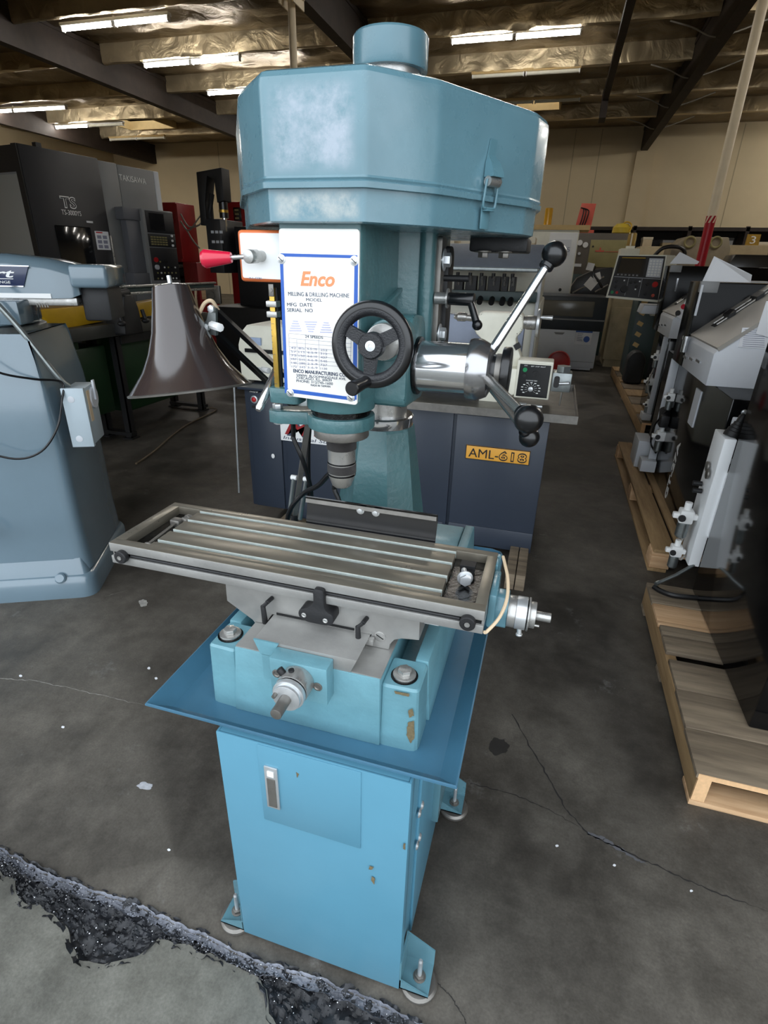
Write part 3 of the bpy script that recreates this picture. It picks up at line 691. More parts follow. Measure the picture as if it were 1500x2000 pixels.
B().tube([(.7405, .196, .944), (.7460, .17, .944), (.7560, .12, .942), (.7600, .07, .934), (.753, .03, .920), (.737, .006, .9045), (.7325, .001, .9045)], .0030, 8).build('tan_strap', TAN, table)

# ---- column, taper casting, ring and cap
def octa(hw, ch, z, cx=CX, cy=CY, hd=None):
    hd = hd or hw
    return [(cx-hw+ch, cy-hd, z), (cx+hw-ch, cy-hd, z), (cx+hw, cy-hd+ch, z), (cx+hw, cy+hd-ch, z), (cx+hw-ch, cy+hd, z), (cx-hw+ch, cy+hd, z), (cx-hw, cy+hd-ch, z), (cx-hw, cy-hd+ch, z)]
B().loft([octa(.125, .045, .785), octa(.125, .045, .80), octa(.108, .050, .815), octa(.101, .052, .87), octa(.0715, .040, 1.098), octa(.070, .041, 1.104)]).build('column_foot', CAST, mill, ang=15)
B().box((.36, CY-.1015, .892), (.42, CY-.0965, .906), .001).build('foot_pad', CAST, mill) if False else None
col = B().cyl((CX, CY, 1.10), (CX, CY, 1.785), .0575, seg=48).build('column', STEEL, mill)
B().lathe([(.058, 0), (.0725, 0), (.0735, .002), (.0735, .022), (.0705, .026), (.058, .026)], (CX, CY, 1.104), seg=48).build('column_ring', CHROME, col)
B().lathe([(.058, 0), (.0685, 0), (.0700, .003), (.0700, .050), (.067, .054), (0, .055)], (CX, CY, 1.776), seg=40).build('column_cap', TEALW, col)
# ---- splash guard behind the table
sg_ = B().prism([(.212, .930), (.226, .985), (.224, .998), (.216, 1.004), (.2145, 1.0025), (.222, .997), (.2238, .985), (.210, .930)], 'yz', .322, .604).build('splash_guard', mat('black_sheet', (17, 18, 21), 0.14, coat=0.6, var=0.3, vs_=12), mill)
B().box((.323, .2135, .990), (.603, .2155, .9985), rot=Matrix.Rotation(R(-8), 3, 'X')).build('guard_strip', STEELD, sg_)
for x in (.444, .477): B().hexhead((x, .2165, .9885), (0, -1, 0), .0055, .004, .0085, .0018).build('guard_bolt', ZINC, sg_)

# ---- head
head = B()
head.loft([ring3(rpoly([(.338, .120), (.474, .120), (.477, .135), (.477, .34), (.338, .34)], .006, 3), z) for z in (1.236, 1.506)])
head.cyl((QX, QY, 1.206), (QX, QY, 1.262), .0635, seg=40, bev=.003)
head.loft([ring3(rpoly([(.326, .33), (.48, .33), (.52, .345), (.535, .37), (.535, .55), (.29, .55), (.29, .36)], .014, 3), z) for z in (1.212, 1.506)])
head = head.build('head_casting', CAST, mill)
B().prism(rpoly([(.195, 1.212), (.345, 1.205), (.352, 1.30), (.330, 1.362), (.245, 1.372), (.20, 1.335)], .02, 4), 'yz', .452, .5345, .006).build('feed_housing', CAST, head)
B().cyl((.527, .352, 1.305), (.527, .352, 1.506), .0155, seg=24).box((.524, .352, 1.305), (.5415, .39, 1.506), .004).build('clamp_rib', CAST, head)
B().prism([(.200, 1.372), (.34, 1.405), (.34, 1.412), (.200, 1.380)], 'yz', .470, .4865, .001).build('side_web', CAST, head)
B().prism(rpoly([(.364, 1.30), (.415, 1.30), (.415, 1.487), (.405, 1.50), (.364, 1.50)], .008), 'yz', .541, .552, .001).build('clamp_lug', STEELD, head)
B().prism(rpoly([(.40, 1.30), (.455, 1.30), (.455, 1.47), (.44, 1.485), (.40, 1.485)], .012), 'yz', .545, .560, .001).build('rear_lug', BLACKM, head)
for z in (1.460, 1.326):
    B().cyl((.545, .372, z), (.557, .372, z), .008, seg=12).hexhead((.555, .372, z), (1, 0, 0), .0125, .011, .0195, .0025).build('clamp_bolt', ZINC, head)
B().cyl((.545, .36, 1.393), (.572, .36, 1.393), .011, seg=16).cyl((.568, .36, 1.393), (.571, .36, 1.393), .018, seg=24).build('lever_stud', STEEL, head)
B().cyl((.571, .358, 1.393), (.622, .352, 1.393), .0115, seg=20, bev=.002).cyl((.612, .352, 1.396), (.633, .334, 1.352), .0062, .0072, seg=14).sph((.634, .333, 1.350), .0098).build('clamp_lever', BLACK, head)
B().cyl((.55, .40, 1.428), (.60, .405, 1.428), .006, seg=12).build('adjusting_pin', BLACKM, head)
# ---- belt guard
front = [(.334, .092), (.490, .092), (.574, .178), (.700, .388), (.716, .45), (.703, .54), (.64, .62), (.54, .66)]
outline = front + [(.824-x, y) for x, y in front[::-1]]
outline = outline[:-2]+outline[-2:]
seen = []
for p in outline:
    if not any((Vector(p)-Vector(q)).length < .012 for q in seen): seen.append(p)
go = rpoly(seen, .007, 3)
TEALL = mat('teal_paint_rubbed_low', (92, 128, 140), 0.28, var=0.10, vs_=7, bump=0.03, bs=40, coat=0.35, rvar=0.12)
add_wear(TEALL, (164, 170, 168), ((-.112, .018), (-.3, -.04), (1.510, 1.542)), .008)
TEALU = mat('teal_paint_rubbed', (92, 128, 140), 0.28, var=0.10, vs_=7, bump=0.03, bs=40, coat=0.4, chips=((146, 164, 176), 34, 0.755), rvar=0.12)
add_wear(TEALU, (150, 162, 174), ((-.110, .010), (-.3, -.04), (1.575, 1.668)), .012)
B().loft([ring3(inset(go, .010), 1.5035), ring3(inset(go, .006), 1.5055), ring3(inset(go, .0055), 1.5500)]).build('lower_guard', TEALL, mill, ang=22)
guard = B().loft([ring3(inset(go, .003), 1.5475), ring3(inset(go, -.0025), 1.5480), ring3(inset(go, -.003), 1.5555), ring3(inset(go, .0005), 1.5575), ring3(inset(go, -.0012), 1.5605), ring3(inset(go, .0002), 1.5635),
    ring3(inset(go, 0), 1.672), ring3(inset(go, .0015), 1.681), ring3(inset(go, .006), 1.6880), ring3(inset(go, .014), 1.6915), ring3(inset(go, .03), 1.6925)]).build('upper_guard', TEALU, mill, ang=22)
# latch on the side of the guard
lp = Vector((.637, .283, 0)); ld = Vector((.514, -.857, 0)).normalized() if False else Vector((.857, -.514, 0)).normalized(); lt = Vector((.514, .857, 0)).normalized()
ML = Matrix((lt, Vector((0, 0, 1)), ld)).transposed().to_4x4(); ML.translation = lp
def LB(): return B(ML)
lat = LB().prism([(-.0065, 1.600), (.0065, 1.600), (.0065, 1.634), (-.0065, 1.634)], 'xy', .000, .0018).build('guard_latch', TEAL, guard) if False else None
latch = LB().loft([[(-.0055+a, 1.627, .001), (.0055+a, 1.627, .001), (.0055+a, 1.627, .003), (-.0055+a, 1.627, .003)] if False else [(-w+a, z, h0), (w+a, z, h0), (w+a, z, h1), (-w+a, z, h1)] for a, z, w, h0, h1 in ((.004, 1.634, .0085, .001, .0025), (0, 1.612, .0090, .001, .0030), (0, 1.602, .0120, .001, .012), (0, 1.588, .0140, .002, .0195), (0, 1.581, .0140, .002, .0210))]).build('latch_lever', TEAL, guard)
LB().cyl((-.0140, 1.5750, .010), (.0140, 1.5750, .010), .0075, seg=16).build('latch_roller', STEEL, guard)
LB().tube([(-.0155, 1.578, .010), (-.0158, 1.560, .008), (-.0152, 1.5405, .006), (-.008, 1.5375, .006), (.008, 1.5375, .006), (.0152, 1.5405, .006), (.0158, 1.560, .008), (.0155, 1.578, .010)], .0020, 8).build('latch_bail', TEAL, guard)
LB().box((-.0120, 1.507, -.001), (.0090, 1.540, .0018), .0008).box((-.0110, 1.5330, .001), (.0090, 1.5355, .012), .0006).build('latch_hook', TEAL, guard)
# motor bracket under the guard
mb = B().box((.585, .48, 1.478), (.70, .62, 1.5055), .004).build('motor_bracket', BLACKM, mill)
for x, y in ((.615, .475), (.655, .485)): B().hexhead((x, y, 1.4795), (0, 0, -1), .011, .010, .016, .003).build('bracket_bolt', STEELD, mb)

# ---- name plate
py_ = .1185
pl = B().prism(rpoly([(.3395, 1.236), (.4705, 1.231), (.4735, 1.497), (.3405, 1.497)], .006, 4), 'xz', py_-.0016, py_+.003, .0004).build('name_plate', PLATE, head)
yt = py_-.0018
def pp(x, y): return px(x, y, Y=yt)
def bstrip(a, b, c_, d):
    return B().loft([[pp(*a)+Vector((0, e, 0)) for a in (a, b, c_, d)] for e in (-.0003, .0003)]).build('blue_border', BLUEL, pl, False)
bstrip((548, 494.5), (698, 498.5), (698, 504.5), (548, 500.8)); bstrip((546.5, 500), (552.5, 500), (562, 766), (556.5, 768))
bstrip((692.5, 504), (699.5, 504), (696.5, 781), (688.5, 780)); bstrip((559, 766), (693, 783), (693, 776.5), (562, 759))
N_ = (0, -1, 0)
def pt(s, x0, y0, x1, y1, cap, m=INK, **k):
    a, b = pp(x0, y0), pp(x1, y1); sc_ = (pp(x0, y0-cap)-a).length
    return text_fit(s, a, b, sc_, m, pl, N_, **k)
pt('Enco', 587, 557, 654, 559, 27, ORANGE, shear=0.25, bold=0.0009)
pt('MILLING & DRILLING MACHINE', 563, 577.5, 682, 581.5, 8)
pt('MODEL', 598, 588, 629, 589, 6); pt('MFG  DATE', 561, 598, 610, 599, 7); pt('SERIAL  NO', 561, 608.5, 611, 610, 7)
pt('24 SPEEDS', 596, 659.5, 631, 662, 5.5)
pt('ENCO MANUFACTURING CO.', 573, 727, 676, 736, 6.5, INK, bold=0.0002); pt('5000W. BLOOMINGDALE AVE.', 579, 734.5, 676, 742.5, 4.5)
pt('CHICAGO. ILL. 60639', 579, 740, 648, 745.5, 5); pt('PHONE: 312/745-1600', 579, 746, 650, 752, 5); pt('MADE IN TAIWAN', 607, 754, 645, 757, 4)
for row, (a, b, c_, d) in enumerate(zip((42, 57, 75, 107, 140, 172), (85, 115, 150, 215, 280, 345), ('4-5-10', '4-5-9', '4-6-10', '4-6-9', '2-5-9', '3-6-9'), (252, 312, 437, 545, 737, 1130))):
    y = 681 + row*7.3
    pt(str(a), 568+row*.35, y, 578+row*.35, y+.6, 4, INKG); pt(str(b), 583+row*.3, y+1, 595+row*.3, y+1.6, 4, INKG); pt(c_, 599.5+row*.2, y+2, 619+row*.2, y+3, 4, INKG); pt(str(d), 626, y+4, 639, y+4.8, 4, INKG)
gl = B()
def seg_(a, b, t=.00025):
    A, Q = pp(*a), pp(*b); gl.cyl(A, Q, t, seg=4)
for k in range(8):
    y = 651 + k*8.0 + (1.5 if k else 0); seg_((563.5+k*.5, y), (686, y+11-k*.3))
for x0, x1 in ((563.5, 567), (579.5, 581.5), (596, 597.5), (622.5, 624), (686, 684)): seg_((x0, 652 if x0 < 570 or x0 > 680 else 663), (x1, 717 if x0 < 600 else 722))
gl.build('speed_chart_lines', INKG, pl, False)
pc = B()
for cx_, flip in ((577, 0), (607, 1), (637, 0)):
    for k in range(5):
        wd = 5+1.8*(4-k if flip else k)
        y = 626 + k*4.6 + (cx_-577)*.05
        a = [pp(cx_-wd, y), pp(cx_+wd, y+.6), pp(cx_+wd, y+2.8), pp(cx_-wd, y+2.2)]
        pc.loft([[p+Vector((0, e, 0)) for p in a] for e in (-.0002, .0002)])
pc.build('pulley_diagram', mat('print_pale_lilac', (178, 180, 206), 0.6), pl, False)
for a in ((549.5, 506), (692, 509.5), (567, 767), (685, 776)):
    p = pp(*a)
    B().lathe([(.0072, 0), (.0072, .0006), (.0048, .0010), (.0044, .0026), (.002, .0034), (0, .0034)], (p.x, yt, p.z), (0, -1, 0), 20).build('plate_screw', ZINC, pl)
    B().box((p.x-.0046, yt-.0036, p.z-.0006), (p.x+.0046, yt-.0032, p.z+.0006), rot=Matrix.Rotation(R(40), 3, 'Y')).build('screw_slot', OIL, pl, False)

# ---- depth scale, rod and quill stop
s0, s1 = px(537, 562, Y=.165), px(545, 762, Y=.165)
ds = B().box((s1.x-.0062, .160, s1.z), (s1.x+.0035, .166, s0.z), .0008).build('depth_scale', BRASS, head)
B().box((s1.x-.0005, .166, s1.z), (s1.x+.0062, .172, s0.z)).build('scale_backing', BLACKM, ds, False)
for k in range(15): B().box((s1.x-.006 if k % 5 else s1.x-.006, .1594, s1.z+.012+k*.0105), (s1.x-(.004 if k % 5 else .0005), .1601, s1.z+.0125+k*.0105)).build('scale_mark', INK, ds, False)
for z in (s0.z-.026, s0.z-.043): B().box((s1.x-.011, .155, z-.005), (s1.x+.009, .172, z+.005), .0015).build('scale_clamp', STEEL, ds)
B().box((s1.x-.006, .1585, s0.z-.014), (s1.x+.0035, .1605, s0.z+.006), .0008).cyl((s1.x-.001, .159, s0.z-.004), (s1.x-.001, .157, s0.z-.004), .003, seg=12).build('scale_tip', STEELD, ds)
B().prism(rpoly([(s1.x-.016, .150), (.345, .150), (.345, .195), (s1.x-.016, .190)], .012), 'xy', 1.212, 1.240, .002).build('stop_lug', CAST, head)
quill = B().cyl((QX, QY, 1.192), (QX, QY, 1.212), .0545, seg=40).cyl((QX, QY, 1.199), (QX, QY, 1.203), .0565, seg=40).cyl((QX, QY, 1.206), (QX, QY, 1.209), .0565, seg=40).build('quill', OIL, mill)
qa = [(QX+.0635*math.cos(a), QY+.0635*math.sin(a)) for a in [R(-160+k*16) for k in range(21)]]
arm = qa + [(QX-.075, QY+.030), (.295, QY+.012), (.277, QY+.004), (.271, QY-.014), (.277, QY-.030), (.296, QY-.036), (.345, QY-.024)]
B().prism(arm, 'xy', 1.170, 1.194, .002).build('quill_stop_arm', CAST, quill)
srx, sry = .2875, QY-.014
B().cyl((srx, sry, 1.165), (srx, sry, 1.214), .0042, seg=12).build('stop_rod', STEELD, quill)
B().hexhead((srx, sry, 1.194), (0, 0, 1), .0095, .010).build('stop_nut', ZINC, quill)
B().hexhead((srx, sry, 1.170), (0, 0, -1), .009, .006).build('stop_nut', ZINC, quill)
B().cyl((QX, QY, 1.150), (QX, QY, 1.170), .0525, seg=40, bev=.003).build('quill_nose', STEELD, quill)
chk = B().lathe([(0, 0), (.015, 0), (.0195, .004), (.0265, .024), (.0270, .026), (.0270, .078), (.0275, .080), (.0275, .096), (.022, .099), (.0205, .101), (.0205, .104), (0, .104)], (QX, QY, 1.046), seg=40).build('drill_chuck', STEEL, quill)
B().lathe([(.0272, 0), (.0284, .001), (.0284, .016), (.0272, .017)], (QX, QY, 1.077), seg=60).lathe([(.0276, 0), (.0290, .001), (.0290, .0165), (.0276, .0175)], (QX, QY, 1.1245), seg=60).build('knurled_ring', mat('knurl_steel', (96, 94, 94), 0.4, 1.0, bump=0.7, bs=900), chk)
B().lathe([(.0274, 0), (.0279, .0005), (.0279, .003), (.0274, .0035)], (QX, QY, 1.0715), seg=40).lathe([(.0274, 0), (.0279, .0005), (.0279, .0025), (.0274, .003)], (QX, QY, 1.096), seg=40).build('chuck_groove', OIL, chk)
B().cyl((QX, QY, 1.148), (QX, QY, 1.158), .022, seg=32).build('spindle_nose', CHROME, chk)
ca, cb_ = px(541, 722, Y=.20), px(506, 797, Y=.135)
B().cyl(ca, cb_, .0082, .0075, seg=20, bev=.0015).cyl(cb_, cb_+(cb_-ca).normalized()*.005, .0070, .005, seg=20).build('quill_lock_lever', CHROME, head)

# ---- switch box with the red lever
sb = B().box((.247, .150, 1.4175), (.338, .235, 1.4965), .006, seg=3).build('switch_box', ORRIM, head)
B().prism(rpoly([(.2535, 1.4235), (.3385, 1.4225), (.3385, 1.4915), (.2535, 1.4915)], .004), 'xz', .1482, .151).build('switch_face', WHITE, sb)
text_fit('H. L. CON.', px(487, 544.5, Y=.148), px(512, 545.5, Y=.148), .0030, INKG, sb, N_)
b0 = px(512, 500, Y=.149); b1 = px(484, 501, Y=.112)
B().cyl(b0, b0.lerp(b1, .45), .0085, seg=20).cyl(b0.lerp(b1, .40), b1, .0105, seg=24, bev=.001).build('switch_boss', STEEL, sb)
k0 = px(484, 501, Y=.118); k1 = px(452, 503, Y=.112); k2 = px(393, 506, Y=.100)
B().cyl(k0, k1, .0036, seg=14).build('switch_stem', CHROME, sb)
dk = (k2-k1); B().lathe([(0, 0), (.0075, 0), (.0085, .002), (.0135, dk.length*.74), (.0145, dk.length*.86), (.0115, dk.length*.96), (.004, dk.length), (0, dk.length)], k1, dk.normalized(), 28).build('red_knob', REDK, sb)

# ---- fine feed handwheel
wc = Vector((.513, .063, 1.338)); WAX = Vector((.03, -1, .03)).normalized()
hw = B().torus(wc, WAX, .0545, .0098, 56, 16, 1.0).build('handwheel', BLACK, head)
e1 = WAX.cross(Vector((0, 0, 1))).normalized(); e2 = e1.cross(WAX).normalized()
if e1.x < 0: e1 = -e1
if e2.z < 0: e2 = -e2
B().torus(wc+WAX*.0012, WAX, .0505, .0088, 56, 12).build('wheel_inner_rim', BAKE, hw)
for an in (152, 28, 266):
    dv = e1*math.cos(R(an))+e2*math.sin(R(an)); sd = WAX.cross(dv).normalized()
    def rr(d, wv, th): return [wc+dv*d+sd*a*wv+WAX*b for a, b in ((-1, -th), (1, -th), (1, th), (-1, th))]
    B().loft([rr(.012, .0105, .006), rr(.030, .0092, .0055), rr(.048, .0085, .005)]).build('spoke', BAKE, hw)
B().lathe([(0, -.012), (.0185, -.012), (.0195, -.008), (.0195, .010), (.0175, .0125), (.0085, .0125), (.008, .011), (0, .011)], wc, WAX, 32).build('wheel_hub', BAKE, hw)
B().lathe([(.0078, 0), (.0078, .0006), (.0028, .0008), (.0018, -.001), (0, -.001)], wc+WAX*.0115, WAX, 20).build('hub_cap', ZINC, hw)
hb = wc+e1*(-.006)+e2*(-.0535)+WAX*.006
ha = WAX + e1*-.12 + e2*-.05; ha.normalize()
B().lathe([(0, 0), (.0085, 0), (.0095, .004), (.0085, .010), (.0095, .030), (.0108, .050), (.0108, .054), (.0095, .056), (0, .0562)], hb, ha, 24).build('crank_grip', BLACK, hw)
B().cyl(wc-WAX*.01, (.511, .17, 1.334), .0095, seg=20).build('worm_shaft', STEEL, head)
B().cyl((.512, .118, 1.336), (.512, .140, 1.336), .0290, seg=40, bev=.002).build('worm_dial', STEEL, head)
B().cyl((.512, .138, 1.336), (.512, .215, 1.336), .0335, seg=36, bev=.004).build('worm_boss', CAST, head)
# ---- coarse feed hub with three levers
fy, fz = .276, 1.277
fh = B().cyl((.541, fy, fz), (.643, fy, fz), .0462, seg=48).build('feed_hub', CHROME, head)
B().cyl((.5335, fy, fz), (.542, fy, fz), .0530, seg=40, bev=.002).build('hub_flange', OIL, fh)
B().lathe([(.046, 0), (.054, .001), (.0555, .006), (.0555, .020), (.047, .038), (.034, .044), (0, .044)], (.632, fy, fz), (1, 0, 0), 36).build('lever_hub', mat('hub_steel', (168, 168, 170), 0.2, 0.9), fh, ang=30)
B().cyl((.674, fy, fz), (.694, fy, fz), .030, seg=32).cyl((.692, fy, fz), (.708, fy, fz), .0440, seg=40, bev=.003).build('feed_clutch_knob', BLACK, fh)
B().cyl((.682, fy, fz), (.6925, fy, fz), .0315, seg=36).build('clutch_scale', BLUEL if False else STEELD, fh)
for k, an in enumerate((70, 190, 310)):
    a0 = Vector((.655, fy, fz)) + Vector((.012, .03*math.cos(R(an)), .03*math.sin(R(an)))); e0 = Vector((.655+.10, .28+.205*math.cos(R(an)), 1.28+.205*math.sin(R(an))))
    dv = (e0-a0).normalized(); lv = B().cyl(a0, e0-dv*.014, .0088, .0072, seg=20).build('feed_lever', CHROME if k == 0 else mat('lever_steel', (176, 174, 170), 0.25, 0.85), fh)
    B().lathe([(0, -.027), (.0118, -.027), (.0128, -.0255), (.0128, -.0195), (.0112, -.0182), (.0150, -.0155), (.0196, -.0095), (.0218, -.003), (.0218, .003), (.0196, .0100), (.0145, .0165), (.0075, .0205), (0, .0218)], e0, dv, 28).build('lever_ball', BLACK, lv)

# ---- loose things lying in the table pockets
hb_ = B().cyl((.676, .128, .936), (.681, .102, .9345), .0042, seg=14).build('hex_bolt', ZINC, None)
p_, q_ = Vector((.681, .104, .9355)), Vector((.683, .094, .9350))
tb = thing('flange_bolt', 'zinc flange bolt lying in the table end pocket', 'bolt', (.68, .1, .927))
bpy.data.objects.remove(hb_)
dv = Vector((.22, -.97, .02)).normalized(); o_ = Vector((.676, .126, .9415))
B().cyl(o_, o_+dv*.028, .0052, seg=14).build('shank', ZINC, tb)
B().cyl(o_+dv*.027, o_+dv*.031, .0142, seg=24, bev=.0008).cyl(o_+dv*.031, o_+dv*.041, .0112, seg=6, bev=.0008).build('head', ZINC, tb)
o_ = B().box((.668, .132, .9272), (.694, .150, .935), .0006).box((.668, .134, .935), (.694, .148, .9372)).box((.667, .137, .9372), (.695, .158, .945), .0006).build('slot_nut', BLACKM, None, False); tag(o_, 'black slotted steel nut block beside the flange bolt', 'nut')
wr = thing('tee_handle', 'dark steel tee handle lying in the other table pocket', 'tool', (.055, .09, .927))
B().cyl((.056, .128, .9355), (.062, .036, .9345), .0033, seg=12).sph((.062, .034, .9345), .006, 1.4, .7, .8).build('shank', STEELD, wr)
B().box((.043, .128, .9272), (.066, .147, .943), .003).cyl((.068, .140, .9385), (.076, .160, .9385), .008, seg=16, bev=.001).cyl((.072, .150, .9385), (.074, .156, .9385), .0105, seg=20).build('head', STEELD, wr)

# ---- worn paint and rust spots on the mill
RUST = mat('rust_spot', (104, 92, 66), 0.8, var=0.3, vs_=200)
def wear(pts, Y, m, parent, name='worn_patch', n=9, j=2.0):
    P = []
    for i, (a, b) in enumerate(pts):
        c_, d = pts[(i+1) % len(pts)]
        for k in range(n):
            t = k/n; q = j*mnoise.noise((a*.1+t*7, b*.1, i*1.3)); P.append(px(a+(c_-a)*t+q, b+(d-b)*t+q*.8, Y=Y))
    return B().loft([[p+Vector((0, e, 0)) for p in P] for e in (0, .0006)]).build(name, m, parent, False)
for pts in ([(797, 1388), (806, 1384), (808, 1398), (799, 1402)], [(796, 1412), (808, 1408), (810, 1440), (802, 1452), (794, 1436)], [(770, 1350), (800, 1356), (798, 1361), (772, 1355)]):
    wear(pts, -.0515, RUST, base, 'rust_spot', 5, 1.6)
for pts in ([(722, 1692), (730, 1694), (726, 1699), (720, 1698)], [(726, 1712), (732, 1716), (731, 1728), (725, 1720)], [(578, 1508), (584, 1512), (580, 1519)], [(788, 1648), (792, 1648), (791, 1660), (787, 1658)]):
    wear(pts, sy0-.0026, RUST, stand, 'rust_spot', 4, 1.0)
# ================================================================ adjustable lamp clamped behind the mill table
lamp = thing('work_lamp', 'brown flared metal lamp shade on a black jointed arm beside the name plate', 'lamp', (.19, .43, .66))
rc = px(374, 762, Y=.25); tc_ = px(333, 557, Y=.27); axl = (tc_-rc).normalized(); H = (tc_-rc).length
prof = [(.124, 0), (.126, .001), (.112, .018), (.090, .045), (.071, .080), (.056, .120), (.046, .160), (.038, H-.012), (.036, H-.003), (.030, H), (0, H)]
inner = [(.0, H-.004), (.034, H-.006), (.044, .160), (.054, .120), (.069, .080), (.088, .045), (.110, .016), (.122, .0005)]
shade = B().lathe(prof, rc, axl, 48).build('lamp_shade', BROWN, lamp)
B().lathe(inner, rc, axl, 48).build('shade_lining', WHITE, shade)
B().lathe([(.122, -.001), (.1265, -.0015), (.1275, .002), (.1245, .0035)], rc, axl, 48).build('shade_rim', STEELD, shade)
B().cyl(tc_, tc_+axl*.018, .0045, seg=12).build('switch_stem', ZINC, shade)
br = px(383, 645, Y=.28); b2 = px(428, 640, Y=.30)
B().cyl(px(376, 650, Y=.27), px(398, 645, Y=.29), .008, seg=14).build('pivot_stud', ZINC, lamp)
tri = [px(a, b, Y=.295) for a, b in ((397, 637), (405, 625), (412, 598), (423, 602), (424, 655), (400, 652))]
B().loft([[p+Vector((0, e, 0)) for p in tri] for e in (-.004, .004)]).build('joint_plate', GALV, lamp, False)
for a, b in ((415, 603), (404, 640)): p = px(a, b, Y=.288); B().hexhead((p.x, p.y, p.z), (0, -1, 0), .008, .008).build('joint_bolt', ZINC, lamp)
p = px(414, 635, Y=.285); q = px(430, 640, Y=.255); B().cyl(p, q, .0085, seg=8, bev=.001).build('joint_knob', WHITE, lamp)
B().tube([px(372, 614, Y=.28), px(388, 612, Y=.29), px(400, 592, Y=.295), px(414, 588, Y=.30), px(426, 606, Y=.31)], .004, 8).build('lamp_flex', TAN, lamp)
el = px(590, 792, Y=.43)
for (a, b), (c_, d) in (((420, 604), (560, 735)), ((424, 652), (575, 795))):
    B().cyl(px(a, b, Y=.305), px(c_, d, Y=.42), .0075, seg=4).build('upper_arm', BLACK, lamp)
for a, b in ((505, 722), (520, 722)): p = px(a, b, Y=.40); B().cyl(p+Vector((-.010, 0, 0)), p+Vector((.012, -.01, 0)), .007, seg=10, bev=.001).build('spring_cap', WHITE, lamp)
lo0, lo1 = px(575, 1012, Y=.46), px(603, 815, Y=.45)
B().cyl(lo0, lo1, .0085, seg=4).build('lower_arm', STEELD, lamp)
for dx in (-.017, .018):
    a = lo0+Vector((dx*.9, 0, 0)); b = lo0.lerp(lo1, .42)+Vector((dx, 0, 0))
    B().cyl(a, b, .0062, seg=14).build('arm_spring', GALV, lamp); B().cyl(b-Vector((.008, 0, 0)), b+Vector((.008, 0, 0)), .0065, seg=12, bev=.001).build('spring_cap', WHITE, lamp)
B().cyl(lo0+Vector((0, 0, .01)), (lo0.x, lo0.y, .70), .010, seg=12).box((lo0.x-.025, lo0.y-.03, .657), (lo0.x+.03, lo0.y+.03, .70), .004).build('base_clamp', BLACKM, lamp)
B().box((el.x-.03, el.y-.01, el.z-.03), (el.x+.02, el.y+.01, el.z+.03), .004).build('elbow_plate', GALV, lamp)
# power cables beside the lamp arm: part of the lamp
B().tube([px(572, 770, Y=.40), px(573, 845, Y=.42), px(574, 858, Y=.42), px(590, 895, Y=.42), px(601, 930, Y=.44), px(608, 965, Y=.47), px(606, 1010, Y=.50)], .0058, 10).build('power_cable', CABLE, lamp)
B().tube([px(650, 922, Y=.345), px(640, 929, Y=.35), px(622, 948, Y=.37), px(595, 962, Y=.40), px(573, 985, Y=.40), px(562, 1010, Y=.42), px(562, 1040, Y=.44)], .0062, 10).build('power_cable', CABLE, lamp)
B().tube([px(606, 820, Y=.50), px(602, 880, Y=.5), px(603, 950, Y=.5), px(607, 1010, Y=.5)], .006, 8).build('power_cable', CABLE, lamp)
B().tube([px(655, 938, Y=.345), px(653, 955, Y=.345), px(660, 972, Y=.34), px(666, 992, Y=.335)], .006, 8).build('power_cable', CABLE, lamp)

# ================================================================ the slate blue toolroom lathe behind the mill
AF = 1.95
lathe = thing('toolroom_lathe', 'slate blue cabinet lathe with cream tailstock and yellow number sign behind the mill', 'lathe', (0, 2.2, 0))
for x in (.765, -.55):
    k = B().box((x-.048, 1.63, 0), (x-.002, 2.7, .088), .004).box((x+.002, 1.63, 0), (x+.048, 2.7, .088), .004).build('skid_beam', W_OLD, lathe)
cab = B().box((-.835, AF, .095), (.817, 2.6, .80), .006).build('cabinet', NAVY, lathe)
B().box((-.80, AF-.012, .10), (-.615, AF+.01, .79), .003).box((-.585, AF-.016, .075), (.355, AF+.01, .80), .003).box((.372, AF-.016, .06), (.822, AF+.01, .775), .003).build('cabinet_door', NAVY, cab)
B().box((.372, AF-.022, .06), (.822, AF+.0, .175), .003).box((-.585, AF-.022, .06), (.34, AF+.0, .17), .003).build('kick_panel', NAVY, cab)
B().cyl((.43, AF-.012, .445), (.43, AF-.022, .445), .009, seg=14).build('door_knob', ZINC, cab) if False else None
p = px(533, 891, Y=AF-.02); B().sph((p.x, AF-.018, p.z), .011, 1, .5, 1.3).build('door_knob', WHITE, cab)
p = px(497, 780, Y=AF-.014)
B().cyl((p.x, AF-.012, p.z), (p.x, AF-.020, p.z), .022, seg=24, bev=.001).build('pilot_bezel', ZINC, cab); B().sph((p.x, AF-.020, p.z), .014, 1, .6, 1).build('pilot_lamp', REDB, cab)
B().box((p.x-.03, AF-.014, p.z+.035), (p.x+.03, AF-.011, p.z+.048)).box((p.x-.02, AF-.014, p.z-.05), (p.x+.03, AF-.011, p.z-.035)).build('switch_label', BLACKM, cab, False)
text_fit('CYCLE ST', (p.x-.026, AF-.0145, p.z+.038), (p.x+.026, AF-.0145, p.z+.038), .006, WHITE, cab, N_)
ms = B().prism([(-.612, .533), (-.13, .533), (-.13, .66), (-.612, .66)], 'xz', AF-.021, AF-.017).build('dealer_plate', WHITE, cab, False)
for ch, a, b in (('M', 0, .165), ('S', .175, .285), ('C', .295, .40)):
    text_fit(ch, (-.575+a, AF-.0225, .566), (-.575+b, AF-.0225, .566), .086, INK, ms, N_, 'letter', shear=0.35, bold=0.003)
    text_fit(ch, (-.585+a, AF-.0245, .572), (-.585+b, AF-.0245, .572), .084, RED, ms, N_, 'letter', shear=0.35, bold=0.0005)
text_fit('Industrial Supply Co.', (-.597, AF-.0225, .542), (-.15, AF-.0225, .542), .019, INK, ms, N_, shear=0.2)
